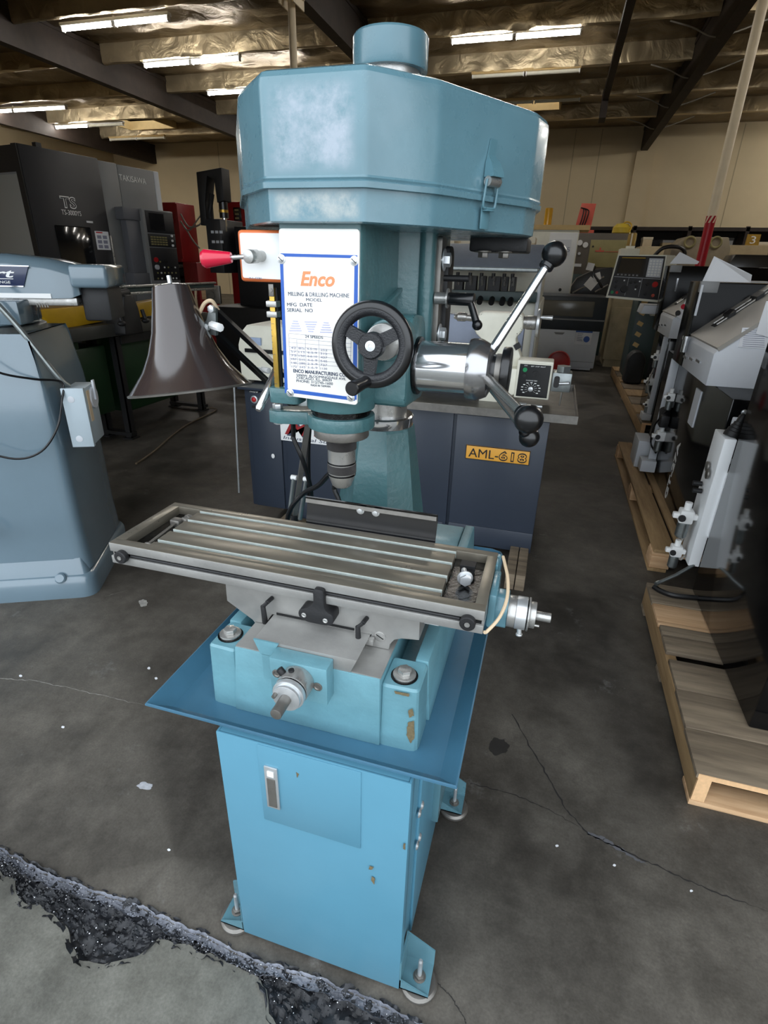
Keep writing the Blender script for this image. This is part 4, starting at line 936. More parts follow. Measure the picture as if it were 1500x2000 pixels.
ns = B().prism([(.431, .549), (.752, .549), (.752, .623), (.431, .623)], 'xz', AF-.021, AF-.017, .001).build('number_sign', mat('sign_amber', (226, 164, 62), 0.5), cab)
B().box((.431, AF-.0225, .549), (.752, AF-.0212, .552)).box((.431, AF-.0225, .620), (.752, AF-.0212, .623)).box((.431, AF-.0225, .549), (.434, AF-.0212, .623)).box((.749, AF-.0225, .549), (.752, AF-.0212, .623)).build('sign_border', BLACKM, ns, False)
text_fit('AML-', (.447, AF-.0225, .562), (.597, AF-.0225, .562), .046, BLACKM, ns, N_)
for ch, a, b in (('6', .600, .644), ('1', .660, .675), ('8', .692, .738)):
    text_fit(ch, (a, AF-.0225, .562), (b, AF-.0225, .562), .044, BLACKM, ns, N_, 'letter', bold=0.004)
    text_fit(ch, (a+.004, AF-.0238, .565), (b-.004, AF-.0238, .565), .039, MATS['sign_amber'], ns, N_, 'letter', bold=-0.0003)
tray = B().loft([[(-.10, 1.84, z), (.94, 1.84, z), (.94, 2.62, z), (-.10, 2.62, z)] for z in (.800, .838)] + [[(-.094, 1.846, .838), (.934, 1.846, .838), (.934, 2.614, .838), (-.094, 2.614, .838)], [(-.094, 1.846, .806), (.934, 1.846, .806), (.934, 2.614, .806), (-.094, 2.614, .806)]]).build('chip_tray', STEELD, lathe, False)
B().box((-.86, AF-.03, .80), (-.10, 2.6, .815), .004).build('cabinet_top', NAVY, lathe)
B().box((.05, 2.56, .81), (.62, 2.60, 1.20), .01).build('splash_back', mat('splash_slate', (112, 120, 136), 0.35, 0.3, var=0.15), lathe)
B().box((-.30, 2.08, .88), (.80, 2.34, .985), .012).box((-.2, 2.14, .80), (-.05, 2.3, .89)).box((.45, 2.14, .80), (.62, 2.3, .89)).build('bed', CREAM, lathe)
B().cyl((.45, 2.06, .955), (.62, 2.06, .955), .008, seg=12).cyl((.45, 2.065, .93), (.66, 2.065, .93), .004, seg=8).build('lead_screw', STEEL, lathe)
B().box((.60, 2.03, .872), (.645, 2.09, 1.0), .006).build('screw_bracket', CREAM, lathe)
hs = B().loft([[( -.895, 2.02+i, .86), (-.2, 2.02+i, .86), (-.2, 2.42-i, .86), (-.895, 2.42-i, .86)] if False else [(x0, 2.05+i, z), (-.2, 2.05+i, z), (-.2, 2.45-i, z), (x0, 2.45-i, z)] for x0, i, z in ((-.90, 0, .83), (-.905, 0, 1.02), (-.885, .01, 1.09), (-.86, .03, 1.125), (-.84, .06, 1.13))]).build('headstock', CREAM, lathe)
B().box((-.86, 2.035, .985), (-.2, 2.052, 1.005)).build('headstock_stripe', BLACK, hs, False)
B().box((-.835, 2.04, 1.025), (-.76, 2.052, 1.065), .001).build('headstock_label', mat('label_sky', (160, 178, 208), 0.5), hs)
ty = 2.16
ts = B().prism(rpoly([(.395, 1.155), (.415, 1.25), (.625, 1.25), (.632, 1.20), (.632, 1.165), (.600, 1.135), (.645, 1.035), (.645, .985), (.42, .985), (.42, 1.05), (.455, 1.105)], .02, 3), 'xz', ty-.06, ty+.06, .012, 2).build('tailstock', CREAM, lathe)
B().cyl((.30, ty, 1.215), (.40, ty, 1.21), .012, seg=16).cyl((.335, ty, 1.215), (.375, ty, 1.213), .0165, seg=16).build('tail_quill', STEEL, ts)
B().lathe([(0, 0), (.010, 0), (.014, .012), (.022, .020), (.022, .055), (.016, .066), (0, .066)], (.283, ty, 1.2165), (1, 0, 0), 24).build('drill_chuck', STEEL, ts)
B().cyl((.628, ty, 1.205), (.645, ty, 1.205), .030, seg=28).cyl((.645, ty, 1.205), (.690, ty, 1.205), .033, seg=28, bev=.003).build('tail_collar', STEEL, ts)
B().cyl((.692, ty, 1.205), (.707, ty, 1.205), .066, seg=36, bev=.004).cyl((.707, ty-.045, 1.235), (.765, ty-.045, 1.235), .007, .011, seg=16, bev=.003).build('tail_handwheel', ZINC, ts)
B().box((.602, ty-.075, 1.085), (.632, ty-.055, 1.112), rz=0, rot=Matrix.Rotation(R(-35), 3, 'Y')).build('tail_lock', BLACKM, ts)
cbx = B().box((.632, 2.02, .862), (.80, 2.14, 1.045), .006).build('control_box', CREAM, lathe)
cf = B().prism(rpoly([(.637, .868), (.795, .868), (.795, 1.035), (.642, 1.035)], .006), 'xz', 2.012, 2.021, .001).build('control_face', CREAM, cbx)
B().prism([(.642, .873), (.790, .873), (.790, 1.029), (.645, 1.029)], 'xz', 2.0105, 2.013).build('control_panel', BLACK, cbx)
B().cyl((.671, 2.0105, 1.003), (.671, 2.002, 1.003), .0105, seg=20).build('start_button', LEDG, cbx); B().cyl((.671, 2.0105, .975), (.671, 2.002, .975), .0095, seg=20).build('stop_button', BLACKM, cbx)
B().cyl((.724, 2.0105, .985), (.724, 2.003, .985), .016, seg=20).box((.722, 1.998, .972), (.726, 2.004, .998)).build('selector', BLACKM, cbx)
B().cyl((.709, 2.0105, .913), (.709, 1.995, .913), .012, seg=20, bev=.002).build('speed_knob', ZINC, cbx)
dl = B()
for k in range(11):
    a = R(-40+k*26); dl.cyl((.709+.017*math.cos(a), 2.0103, .913+.017*math.sin(a)), (.709+.030*math.cos(a), 2.0103, .913+.026*math.sin(a)), .0006, seg=4)
    dl.box((.709+.042*math.cos(a)-.005, 2.0098, .913+.030*math.sin(a)-.002), (.709+.042*math.cos(a)+.005, 2.0104, .913+.030*math.sin(a)+.002))
dl.build('speed_scale', WHITE, cbx, False)
text_fit('LOAD', (.665, 2.010, 1.020), (.680, 2.010, 1.020), .005, WHITE, cbx, N_); text_fit('LEFT  STOP  RIGHT', (.697, 2.010, 1.018), (.765, 2.010, 1.018), .005, WHITE, cbx, N_); text_fit('CARRIAGE FEED', (.682, 2.010, .950), (.735, 2.010, .950), .005, WHITE, cbx, N_)
vb = B().box((.802, 2.03, .905), (.893, 2.13, .995), .004).cyl((.85, 2.08, .995), (.85, 2.08, 1.022), .035, seg=6).build('coolant_valve', GALV, lathe)
B().prism(rpoly([(.812, .925), (.838, .925), (.838, .980), (.812, .980)], .012), 'xz', 2.026, 2.031).build('valve_plate', BLACK, vb); B().cyl((.84, 2.028, .945), (.885, 2.012, .953), .008, seg=12).build('valve_lever', ZINC, vb)
B().cyl((.655, 1.90, .855), (.775, 1.90, .855), .008, seg=12).cyl((.668, 1.90, .855), (.70, 1.90, .855), .012, seg=12).build('loose_spindle', ZINC, lathe)
B().cyl((.855, 2.03, .84), (.857, 2.03, .905), .004, seg=8).build('coolant_pipe', STEELD, lathe)
p0 = px(457, 748, Y=1.98); p1 = px(467, 962, Y=1.98)
B().cyl(p0, p1, .0065, seg=12).build('hanging_rod', ZINC, lathe)
B().prism([(p0.x-.06, 1.97), (p0.x-.02, 1.93), (-.83, 1.99), (-.83, 2.06), (p0.x-.02, 2.02)], 'xy', p0.z-.004, p0.z+.006).build('rod_bracket', STEELD, lathe, False)

# ================================================================ white gang-tool lathe behind it
gl_ = thing('gang_tool_lathe', 'white lathe with a tilted grey hood and a row of black tool holders', 'lathe', (.2, 5.1, 0))
B().box((-1.2, 4.66, .05), (.64, 5.9, 1.17), .02).box((-1.2, 5.1, 1.17), (.62, 5.9, 1.50), .02).build('body', CREAM, gl_)
B().prism([(4.55, 1.455), (4.56, 1.440), (4.86, 1.60), (4.86, 1.64), (4.80, 1.64)], 'yz', -.9, .60, .004).build('hood', mat('hood_grey', (136, 144, 156), 0.4, 0.1, var=0.1), gl_)
B().box((-.9, 4.55, 1.415), (.58, 4.62, 1.448), .006).build('hood_rail', GALV, gl_)
B().box((-.9, 4.52, 1.175), (.60, 4.70, 1.255), .004).build('tool_plate', DGREEN, gl_)
B().box((.595, 4.56, .6), (.625, 4.66, 1.45), .006).build('side_post', LGREY, gl_)
for k, (a, dw) in enumerate(((902, .05), (924, .03), (947, .055), (968, .028), (984, .024), (878, .04))):
    p = px(a+18, 556, Y=4.56)
    B().box((p.x-dw, 4.54, 1.19), (p.x+dw, 4.64, 1.375), .006).cyl((p.x, 4.55, 1.20), (p.x, 4.46, 1.16), .025, seg=14).cyl((p.x-.01, 4.53, 1.36), (p.x-.01, 4.53, 1.40), .016, seg=12).build('tool_holder', BLACKM, gl_)
    B().box((p.x-dw*.7, 4.53, 1.215), (p.x+dw*.7, 4.545, 1.228)).build('tool_clamp', STEEL, gl_, False)
    B().cyl((p.x, 4.535, 1.30), (p.x, 4.50, 1.37), .012, seg=10).build('tool_tip', STEEL, gl_)
bx = [(-.6, -.25, 5.0, 1.50, 1.68), (-.18, .14, 5.0, 1.50, 1.70), (.16, .50, 5.05, 1.50, 1.71)]
for k, (a, b, y, z0, z1) in enumerate(bx):
    t = thing('parts_carton', ['buff carton on the white lathe nearest the mill head', 'pale carton in the middle of the white lathe top', 'buff carton at the hood end of the white lathe'][k], 'box', ((a+b)/2, y+.15, z0), 'cartons on the white lathe')
    B().box((a, y, z0+.001), (b, y+.3, z1), .004).build('carton_body', mat('carton', (214, 196, 162), 0.8, var=0.06), t); B().box((a-.004, y-.003, z1-.05), (b+.004, y+.304, z1+.002), .003).build('carton_lid', mat('carton_lid', (226, 214, 190), 0.8), t)

# ================================================================ grey lathe with a dark sliding door, further back
g2 = thing('enclosed_lathe', 'light grey enclosed lathe with a dark windowed sliding door', 'lathe', (.95, 8.8, 0))
B().box((-.6, 8.42, .05), (1.46, 9.4, .62), .012).box((-.5, 8.46, .015), (1.42, 9.35, .055)).build('body', LGREY, g2)
dr = B().box((-.6, 8.38, .60), (1.50, 9.4, 1.08), .012).build('sliding_door', SLATEG, g2)
B().box((.55, 8.372, .80), (1.32, 8.382, 1.02), .01).build('door_window', mat('smoky_pane', (118, 116, 108), 0.2), dr); B().box((-.6, 8.365, .745), (1.5, 8.38, .765)).build('door_rail', GREYP, dr, False)
B().box((1.12, 8.41, .40), (1.36, 8.421, .60), .001).build('safety_label', PAPER, g2); B().box((1.12, 8.408, .575), (1.36, 8.412, .60)).build('label_header', BLUEL, g2, False)
B().cyl((1.29, 8.412, .48), (1.29, 8.405, .48), .045, seg=20).build('label_symbol', BLUEL, g2)
for k in range(5): B().box((1.15, 8.408, .55-k*.025), (1.23-.01*(k % 2), 8.412, .557-k*.025)).build('label_line', INKG, g2, False)
B().prism([(.80, .56), (.96, .56), (.93, .53), (.83, .53)], 'xz', 8.40, 8.42).build('recess_pull', GREYP, g2, False)
B().box((-.6, 8.405, .14), (1.44, 8.42, .145)).build('plinth_line', GREYP, g2, False)
o = B().cyl((.95, 7.95, .04), (.98, 8.02, .36), .0, seg=8)
o = B().lathe([(0, 0), (.15, 0), (.165, .01), (.165, .05), (.15, .06), (.12, .045), (0, .045)], (.93, 8.0, .168), (-.1, -.93, .35), 32).build('red_disc', RED, None); tag(o, 'round red lid leaning against the grey lathe by the floor', 'lid')
wcb = thing('tall_cabinet', 'tall off-white machine cabinet with a taped paper label', 'cabinet', (.6, 9.8, 0))
B().box((.05, 9.5, 0), (.97, 10.2, 2.02), .01).build('body', CREAM, wcb); B().box((.52, 9.488, 1.0), (.955, 9.502, 1.98), .004).build('door', WHITE, wcb)
B().box((.60, 9.48, 1.65), (.87, 9.49, 1.88)).build('taped_label', PAPER, wcb, False); text_fit('1495', (.66, 9.478, 1.70), (.86, 9.478, 1.70), .07, INKG, wcb, N_)
B().cyl((.80, 9.488, 1.13), (.80, 9.47, 1.13), .025, seg=14).build('door_lock', BLACKM, wcb)
B().box((.05, 9.49, 2.02), (1.12, 10.2, 2.09)).build('top_board', CURB, wcb, False)
o = B().lathe([(.055, 0), (.062, .0), (.062, .25), (.050, .255), (.050, .01)], (.45, 9.7, 2.09), seg=24).build('amber_jar', AMBER, None); tag(o, 'amber cylinder standing on the tall off-white cabinet', 'jar')
# ================================================================ knee mill seen from the side, left of the blue machine
al = R(26.7); u_ = Vector((math.cos(al), math.sin(al), 0)); v_ = Vector((-math.sin(al), math.cos(al), 0)); O_ = Vector((-1.17, .93, 0))
MK = Matrix((u_, v_, Vector((0, 0, 1)))).transposed().to_4x4(); MK.translation = O_
def K(): return B(MK)
def kp(a, b, z): return MK @ Vector((a, b, z))
km = thing('knee_mill', 'grey blue knee mill column and ram with a dark brand badge', 'milling machine', tuple(kp(-.4, .3, 0)))
ol = rpoly([(-1.1, -.02), (.062, -.02), (.062, .62), (-1.1, .62)], .07, 6)
K().loft([ring3(ol, .0), ring3(ol, .085), ring3(inset(ol, .012), .105), ring3(inset(ol, .022), .110), ring3(inset(ol, .03), .14), ring3(inset(ol, .045), .19)]).build('base', BP, km, ang=40)
oc = rpoly([(-.85, .0), (.068, .0), (.068, .60), (-.85, .60)], .085, 6)
K().loft([ring3(inset(oc, .02), .12), ring3(inset(oc, .028), .3), ring3(inset(oc, .03), .70), ring3(inset(oc, .045), .95), ring3(inset(oc, .075), 1.14), ring3(inset(oc, .085), 1.165)]).build('column', BP, km, ang=40)
p = kp(-.20, -.0, .125)
K().lathe([(0, 0), (.02, 0), (.024, .004), (.018, .010), (0, .010)], (-.075, -.012, .105), (0, -1, .6), 18).build('base_boss', BP, km)
K().cyl((-.30, .30, 1.150), (-.30, .30, 1.185), .275, seg=48, bev=.004).build('turret_ring', GALV, km)
K().cyl((-.30, .30, 1.185), (-.30, .30, 1.27), .262, seg=48, bev=.02).box((-.14, .12, 1.195), (-.035, .3, 1.285), .006).build('turret', BP, km)
for a, z in ((-.17, 1.235), (-.42, 1.235)): K().cyl((a, .06, z), (a, .03, z), .013, seg=14, bev=.002).build('turret_bolt', ZINC, km)
rp = [(-.95, .215, 1.285)]
def ramring(a, zt, zb, b0, b1): return [(a, b0, zb), (a, b0, zt-.05), (a, b0+.012, zt-.02), (a, b0+.045, zt-.002), (a, (b0+b1)/2, zt), (a, b1-.045, zt-.002), (a, b1-.012, zt-.02), (a, b1, zt-.05), (a, b1, zb)]
K().loft([ramring(-.95, 1.452, 1.29, .215, .47), ramring(-.3, 1.459, 1.29, .215, .47), ramring(-.08, 1.455, 1.29, .215, .47), ramring(.06, 1.441, 1.29, .217, .47), ramring(.135, 1.425, 1.292, .222, .465), ramring(.165, 1.412, 1.305, .24, .45)]).build('ram', BP, km, ang=50)
K().box((.145, .205, 1.332), (.292, .50, 1.421), .016, seg=3).build('ram_end_cap', BP, km)
K().box((.16, .26, 1.20), (.27, .48, 1.335), .01).build('ram_adapter', BLACKM, km)
K().box((-.95, .235, 1.262), (.150, .45, 1.292), .003).build('ram_slide', STEEL, km)
K().cyl((-1.06, .34, 1.10), (-1.06, .34, 1.52), .11, seg=28, bev=.01).box((-1.0, .24, 1.29), (-.94, .45, 1.44), .01).cyl((-1.06, .34, .98), (-1.06, .34, 1.12), .055, seg=24).build('mill_head', BP, km)
K().box((-.95, .2135, 1.291), (.062, .2165, 1.309)).build('ram_scale', WHITE, km, False)
for k in range(5): K().box((-.008+k*.010, .2325, 1.255), (-.003+k*.010, .236, 1.270)).build('rack_tooth', STEELD, km, False)
bd = K().prism([(-.52, 1.412), (.004, 1.412), (-.030, 1.335), (-.52, 1.335)], 'xz', .2095, .2155, .002).build('badge', mat('badge_navy', (38, 50, 84), 0.25, coat=0.4), km)
K().prism([(-.52, 1.412), (.006, 1.412), (.004, 1.408), (-.52, 1.408)], 'xz', .208, .212).prism([(-.52, 1.337), (-.030, 1.337), (-.032, 1.333), (-.52, 1.333)], 'xz', .208, .212).build('badge_edge', CHROME, bd, False)
nk = -v_
text_fit('Bridgeport', kp(-.46, .2085, 1.368), kp(-.052, .2085, 1.368), .030, WHITE, bd, nk, shear=0.3, bold=0.0008)
K().box((-.46, .2085, 1.361), (-.062, .2095, 1.3635)).build('badge_rule', WHITE, bd, False)
text_fit('by HARDINGE', kp(-.20, .2085, 1.345), kp(-.075, .2085, 1.345), .010, WHITE, bd, nk)
eb2 = K().box((.070, .085, .702), (.150, .25, .945), .004).box((.066, .080, .698), (.154, .100, .951), .002).build('switch_box', mat('pale_blue_enamel', (176, 190, 198), 0.4, var=0.05), km)
for z in (.905, .735): K().lathe([(0, 0), (.014, 0), (.014, .001), (.010, .002), (0, .002)], (.100, .080, z), (0, -1, 0), 18).build('knockout', LGREY, eb2)
K().box((.150, .120, .80), (.1535, .150, .93)).build('legend_strip', TAN, eb2, False)
K().cyl((.150, .19, .89), (.160, .19, .89), .045, seg=28).box((.158, .18, .88), (.168, .20, .965), .003).build('cam_switch', LGREY, eb2)
K().tube([(-.30, .03, 1.55), (-.17, .06, 1.40), (-.05, .08, 1.22), (.06, .10, 1.0), (.085, .13, .95)], .011, 10).build('conduit', GALV, km)
K().tube([(-.32, -.06, 1.22), (-.20, -.06, 1.12), (-.10, -.03, 1.04), (.0, .03, 1.00), (.075, .09, .975), (.07, .06, .90), (.045, .02, .80), (-.02, -.02, .715), (-.12, -.03, .69), (-.25, -.04, .74)], .0045, 8).build('loose_cable', CABLE, km)
K().tube([(-.33, -.03, .40), (-.29, -.05, .36), (-.27, -.035, .33)], .012, 8).build('drain_cock', BLACKM, km)

# ================================================================ green horizontal band saw on a black stand
saw = thing('band_saw', 'dark green band saw bench with yellow chip guards on black legs', 'band saw', (-2.85, 3.5, 0))
for x, y in ((-2.90, 3.07), (-2.66, 3.07), (-3.03, 4.2), (-2.66, 4.15)):
    B().box((x-.03, y-.03, 0), (x+.03, y-.02, .86)).box((x+.02, y-.03, 0), (x+.03, y+.03, .86)).box((x-.05, y-.05, 0), (x+.05, y+.05, .012)).build('leg', BLACKM, saw, False)
B().box((-2.95, 3.03, .03), (-2.62, 3.10, .06)).box((-3.05, 4.14, .03), (-2.62, 4.20, .06)).box((-2.70, 3.1, .80), (-2.62, 4.2, .87)).build('stand_rail', BLACKM, saw, False)
B().box((-3.05, 3.12, .22), (-2.69, 4.12, .85), .01).box((-3.3, 2.2, .25), (-2.72, 3.02, .80), .02).build('cabinet', GREEN, saw)
B().box((-3.2, 2.25, .80), (-2.66, 2.7, .87), .02).build('coolant_tank', GREEN, saw)
B().box((-3.2, 2.55, .87), (-2.60, 4.35, .965), .006).build('bed', mat('bed_grey', (74, 74, 70), 0.45, 0.4, var=0.2), saw)
B().box((-2.60, 3.72, .895), (-2.593, 3.95, .955)).build('brand_plate', WHITE, saw, False)
text_fit('JET', (-2.592, 3.74, .905), (-2.592, 3.92, .905), .035, RED, saw, (1, 0, 0), bold=0.002)
text_fit('GREEN', (-2.688, 3.30, .66), (-2.688, 3.42, .66), .018, LGREY, saw, (1, 0, 0)) if False else None
B().prism([(2.42, 1.10), (3.12, 1.105), (3.12, .985), (2.62, .955), (2.55, .97)], 'yz', -2.80, -2.70, .006).build('chip_guard', YELL, saw)
B().prism([(3.25, 1.08), (4.05, 1.13), (4.05, .99), (3.25, .97)], 'yz', -2.80, -2.70, .006).build('chip_guard', YELL, saw)
B().box((-3.1, 2.3, 1.10), (-2.74, 3.15, 1.125), .004).build('guide_shelf', mat('bed_tan', (140, 116, 76), 0.6), saw)
vs2 = B().prism(rpoly([(3.02, .88), (3.24, .88), (3.22, 1.08), (3.18, 1.18), (3.08, 1.18), (3.04, 1.06)], .02), 'yz', -2.68, -2.50, .01).cyl((-2.59, 2.98, 1.17), (-2.59, 3.22, 1.19), .035, seg=16).build('vise', BLACKM, saw)
for y in (3.0, 3.28): B().cyl((-2.52, y, 1.06), (-2.50, y, .99), .015, seg=10).sph((-2.50, y, .975), .03, 1, 1.2, .7).build('clamp_knob', BLACKM, vs2)
for z in (1.17, 1.225): B().box((-2.66, 3.2, z), (-2.63, 4.6, z+.018), .003).build('guide_bar', STEEL, saw)
B().box((-2.72, 3.2, 1.19), (-2.66, 4.6, 1.23)).build('guide_beam', DGREEN, saw, False)
B().tube([(-2.60, 4.2, .02), (-2.50, 4.15, .012), (-2.45, 3.6, .012), (-2.35, 3.2, .012), (-2.22, 2.8, .012), (-2.15, 2.5, .012)], .008, 8).build('power_cord', mat('brown_cord', (96, 82, 62), 0.6), saw)

# ================================================================ charcoal and grey turning centre
KS = 1.55; A_ = CAM + (Vector((-2.681, 2.536, 2.1))-CAM)*KS; dd = Vector((.17857, .98393, 0)); nn = Vector((-.98393, .17857, 0))
MT = Matrix((dd, nn, Vector((0, 0, 1)))).transposed().to_4x4(); MT.translation = Vector((A_.x, A_.y, 0))
def T(): return B(MT)
def tp(s, n, z): return MT @ Vector((s, n, z))
zt = A_.z
def zz(z): return 1.45+(z-1.45)*KS
tk = thing('turning_centre', 'tall charcoal and grey turning centre with a hanging control panel', 'machine tool', tuple(tp(.85, .7, 0)))
T().box((0, .03, .1), (1.77, 1.5, zt-.02), .01).box((.05, .1, 0), (1.7, 1.4, .1)).build('enclosure', GREYP, tk)
T().box((-.006, .06, .15), (.004, 1.4, zt-.26), .003).build('end_panel', mat('pale_end_panel', (150, 150, 146), 0.5), tk)
T().box((-.01, .0, zt-.24), (.01, 1.5, zt-.01)).box((-.012, -.01, .1), (.02, .07, zt)).build('end_frame', CHAR, tk, False)
td = T().box((.0, -.02, .12), (.905, .04, zt), .008).build('sliding_door', CHAR, tk)
T().box((.22, -.026, .95), (.65, -.018, zz(1.645)), .01).build('door_window', GLASS, td); T().box((.885, -.04, .6), (.905, -.018, zz(1.60)), .004).build('door_handle', STEEL, td)
text_fit('TS', tp(.345, -.022, zz(1.76)), tp(.53, -.022, zz(1.76)), .105, WHITE, td, -nn, bold=0.006); text_fit('TS', tp(.353, -.0235, zz(1.763)), tp(.522, -.0235, zz(1.763)), .096, CHAR, td, -nn, bold=0.000)
text_fit('TS-3000YS', tp(.335, -.022, zz(1.715)), tp(.57, -.022, zz(1.715)), .048, WHITE, td, -nn)
T().box((.70, -.024, zz(1.50)), (.88, -.019, zz(1.625))).build('warning_sheet', PAPER, td, False); T().box((.62, -.024, zz(1.675)), (.70, -.019, zz(1.688))).build('small_sticker', PAPER, td, False)
for k in range(6): T().box((.72+.075*(k % 2), -.0255, zz(1.51)+.05*(k//2)), (.775+.075*(k % 2), -.0235, zz(1.51)+.035+.05*(k//2))).build('sheet_print', INKG, td, False)
T().box((.715, -.0255, zz(1.612)), (.80, -.0235, zz(1.620))).build('sheet_heading', REDB, td, False)
T().box((.905, -.012, .12), (1.155, .04, zt-.015), .006).box((1.16, -.012, .12), (1.69, .04, zt-.02), .006).build('front_panel', GREYP, tk)
T().box((1.69, -.014, .12), (1.77, .05, zt-.02), .006).build('corner_trim', LGREY, tk)
text_fit('TAKISAWA', tp(1.165, -.014, zz(1.985)), tp(1.555, -.014, zz(1.985)), .062, WHITE, tk, -nn)
cp = T().box((1.26, -.20, zz(1.255)), (1.745, -.06, zz(1.80)), .01).build('control_pendant', GREYP, tk)
T().box((1.30, -.207, zz(1.635)), (1.735, -.198, zz(1.79)), .004).build('screen_bezel', CHAR, cp); T().box((1.35, -.210, zz(1.655)), (1.58, -.205, zz(1.775))).build('screen', SCREEN, cp, False)
T().box((1.30, -.207, zz(1.535)), (1.735, -.198, zz(1.628)), .004).build('keypad_panel', CHAR, cp); T().box((1.30, -.207, zz(1.285)), (1.735, -.198, zz(1.528)), .004).build('button_panel', CHAR, cp)
for r_ in range(4):
    for c_ in range(6): T().box((1.33+c_*.045, -.211, zz(1.548)+r_*.027), (1.365+c_*.045, -.206, zz(1.548)+r_*.027+.016)).build('key', OLIVE, cp, False)
for k in range(3): T().cyl((1.67, -.206, zz(1.55)+k*.055), (1.67, -.222, zz(1.55)+k*.055), .014, seg=12).build('dial_knob', WHITE, cp)
for k in range(22):
    s_, z_ = 1.36+(k % 6)*.06+.01*hash2(k), zz(1.30)+(k//6)*.065
    T().cyl((s_, -.206, z_), (s_, -.216, z_), .010, seg=10).build('push_button', (WHITE, OLIVE, BLACKM)[int(hash2(k, 3)*3)], cp)
T().cyl((1.36, -.206, zz(1.44)), (1.36, -.23, zz(1.44)), .028, seg=16).build('stop_button', REDB, cp); T().cyl((1.36, -.206, zz(1.385)), (1.36, -.235, zz(1.385)), .028, seg=16).build('feed_dial', LGREY, cp)
T().box((1.02, -.16, zz(1.715)), (1.26, -.02, zz(1.80)), .006).box((1.06, -.14, zz(1.34)), (1.26, -.04, zz(1.715)), .006).box((1.02, -.18, zz(1.245)), (1.28, -.03, zz(1.34)), .006).build('pendant_arm', mat('arm_grey', (102, 104, 110), 0.45), tk)
T().box((.28, .10, zt-.02), (.34, .16, zt+.06)).build('beacon_base', CHAR, tk, False)

# ================================================================ red press and black upright beyond it
rm = thing('red_machine', 'red cabinet machine with hanging grey cables behind the turning centre', 'machine tool', (-5.0, 7.8, 0))
a, b = px(316, 395, Y=7.6), px(356, 512, Y=7.6)
B().box((a.x, 7.6, b.z), (b.x, 8.1, a.z), .01).build('upper_cabinet', RED, rm)
B().box((b.x-.08, 7.585, b.z+.05), (b.x+.03, 7.61, a.z-.02), .004).cyl((b.x-.10, 7.6, a.z-.25), (b.x-.10, 7.55, a.z-.25), .05, seg=14).build('cable_port', RED, rm)
B().box((a.x-.2, 7.7, .9), (b.x, 8.1, b.z), .01).build('dark_bay', BLACKM, rm); B().box((b.x+.04, 7.55, .05), (b.x+.30, 8.1, b.z+.0), .01).build('red_post', RED, rm)
B().box((a.x-.2, 7.6, 0), (b.x+.04, 8.1, .9), .01).build('lower_body', BLACKM, rm)
for k in range(14):
    q = px(322+ (k % 4)*9+3*hash2(k), 520+(k//4)*22, Y=7.62)
    B().box((q.x-.04, 7.60, q.z-.02), (q.x+.03, 7.69, q.z+.025), .004).build('pipe_fitting', (STEELD, BLACKM, ZINC)[k % 3], rm)
for k, off in enumerate((0, 14)): B().tube([px(353, 418+off, Y=7.5), px(368, 442+off*.6, Y=7.4), px(388, 440-off, Y=7.3), px(397, 428-off, Y=7.3)], .012, 6).build('hanging_cable', GCABLE, rm)
B().tube([px(352, 432, Y=7.5), px(365, 450, Y=7.45), px(377, 470, Y=7.4), px(390, 485, Y=7.4)], .012, 6).build('hanging_cable', GCABLE, rm)

bu = thing('black_upright_press', 'black upright machine with an angular raised frame and ram', 'machine tool', (-3.4, 6.2, 0))
def q6(x, y): p = px(x, y, Y=6.0); return (p.x, p.z)
B().prism([q6(383, 336), q6(432, 327), q6(437, 392), q6(424, 396), q6(418, 352), q6(404, 343), q6(400, 395), q6(404, 440), q6(392, 440)], 'xz', 6.0, 6.18, .006).build('raised_frame', BLACKM, bu)
c0, c1 = q6(428, 396), q6(432, 425)
B().cyl((c0[0], 6.09, c0[1]+.1), (c0[0], 6.09, c1[1]), .055, seg=20).build('ram_cylinder', BLACK, bu); B().cyl((c0[0], 6.09, c1[1]), (c0[0], 6.09, c1[1]-.15), .028, seg=16).build('ram_rod', CHROME, bu)
B().cyl((c0[0], 6.085, c1[1]+.06), (c0[0], 6.085, c1[1]+.09), .058, seg=20).build('gold_band', BRASS, bu)
B().tube([(c0[0]-.12, 6.05, c0[1]+.1), (c0[0]-.16, 6.03, c0[1]-.1), (c0[0]-.15, 6.03, c1[1]-.1), (c0[0]-.1, 6.05, c1[1]-.2)], .03, 8).build('hydraulic_hose', RUBBER, bu)
a, b = q6(405, 428), q6(440, 500); B().box((a[0], 5.95, b[1]-.2), (b[0], 6.5, a[1]), .008).build('control_cabinet', CHAR, bu)
for k in range(6): B().box((a[0]+.07+.06*(k % 3), 5.942, a[1]-.16-.11*(k//3)), (a[0]+.11+.06*(k % 3), 5.951, a[1]-.13-.11*(k//3))).build('legend', LGREY, bu, False)
a2, b2 = q6(440, 440), q6(485, 500); B().box((a2[0], 6.2, .9), (b2[0]+.5, 6.9, a2[1]), .01).build('rear_cabinet', BLACKM, bu)
B().box((-3.55, 5.9, 0), (-2.25, 6.9, .9), .02).build('base', BLACKM, bu)
p = q6(427, 592); B().cyl((p[0], 5.9, p[1]+.1), (p[0], 5.84, p[1]+.1), .05, seg=18).box((p[0]-.09, 5.86, p[1]), (p[0]+.12, 5.9, p[1]+.22), .01).build('gauge', STEELD, bu)
B().tube([px(382, 560, Y=5.8), px(383, 585, Y=5.8), px(388, 620, Y=5.7), px(390, 660, Y=5.6)], .016, 8).build('tan_hose', TAN, bu)
p = q6(405, 560); B().box((p[0]-.02, 5.88, p[1]-.15), (p[0]+.22, 5.93, p[1]+.02), .004).build('work_shelf', W_NEW, bu)
rc_ = thing('red_cabinet', 'red control cabinet with a dark glass window behind the switch box', 'cabinet', (-3.6, 8.4, 0))
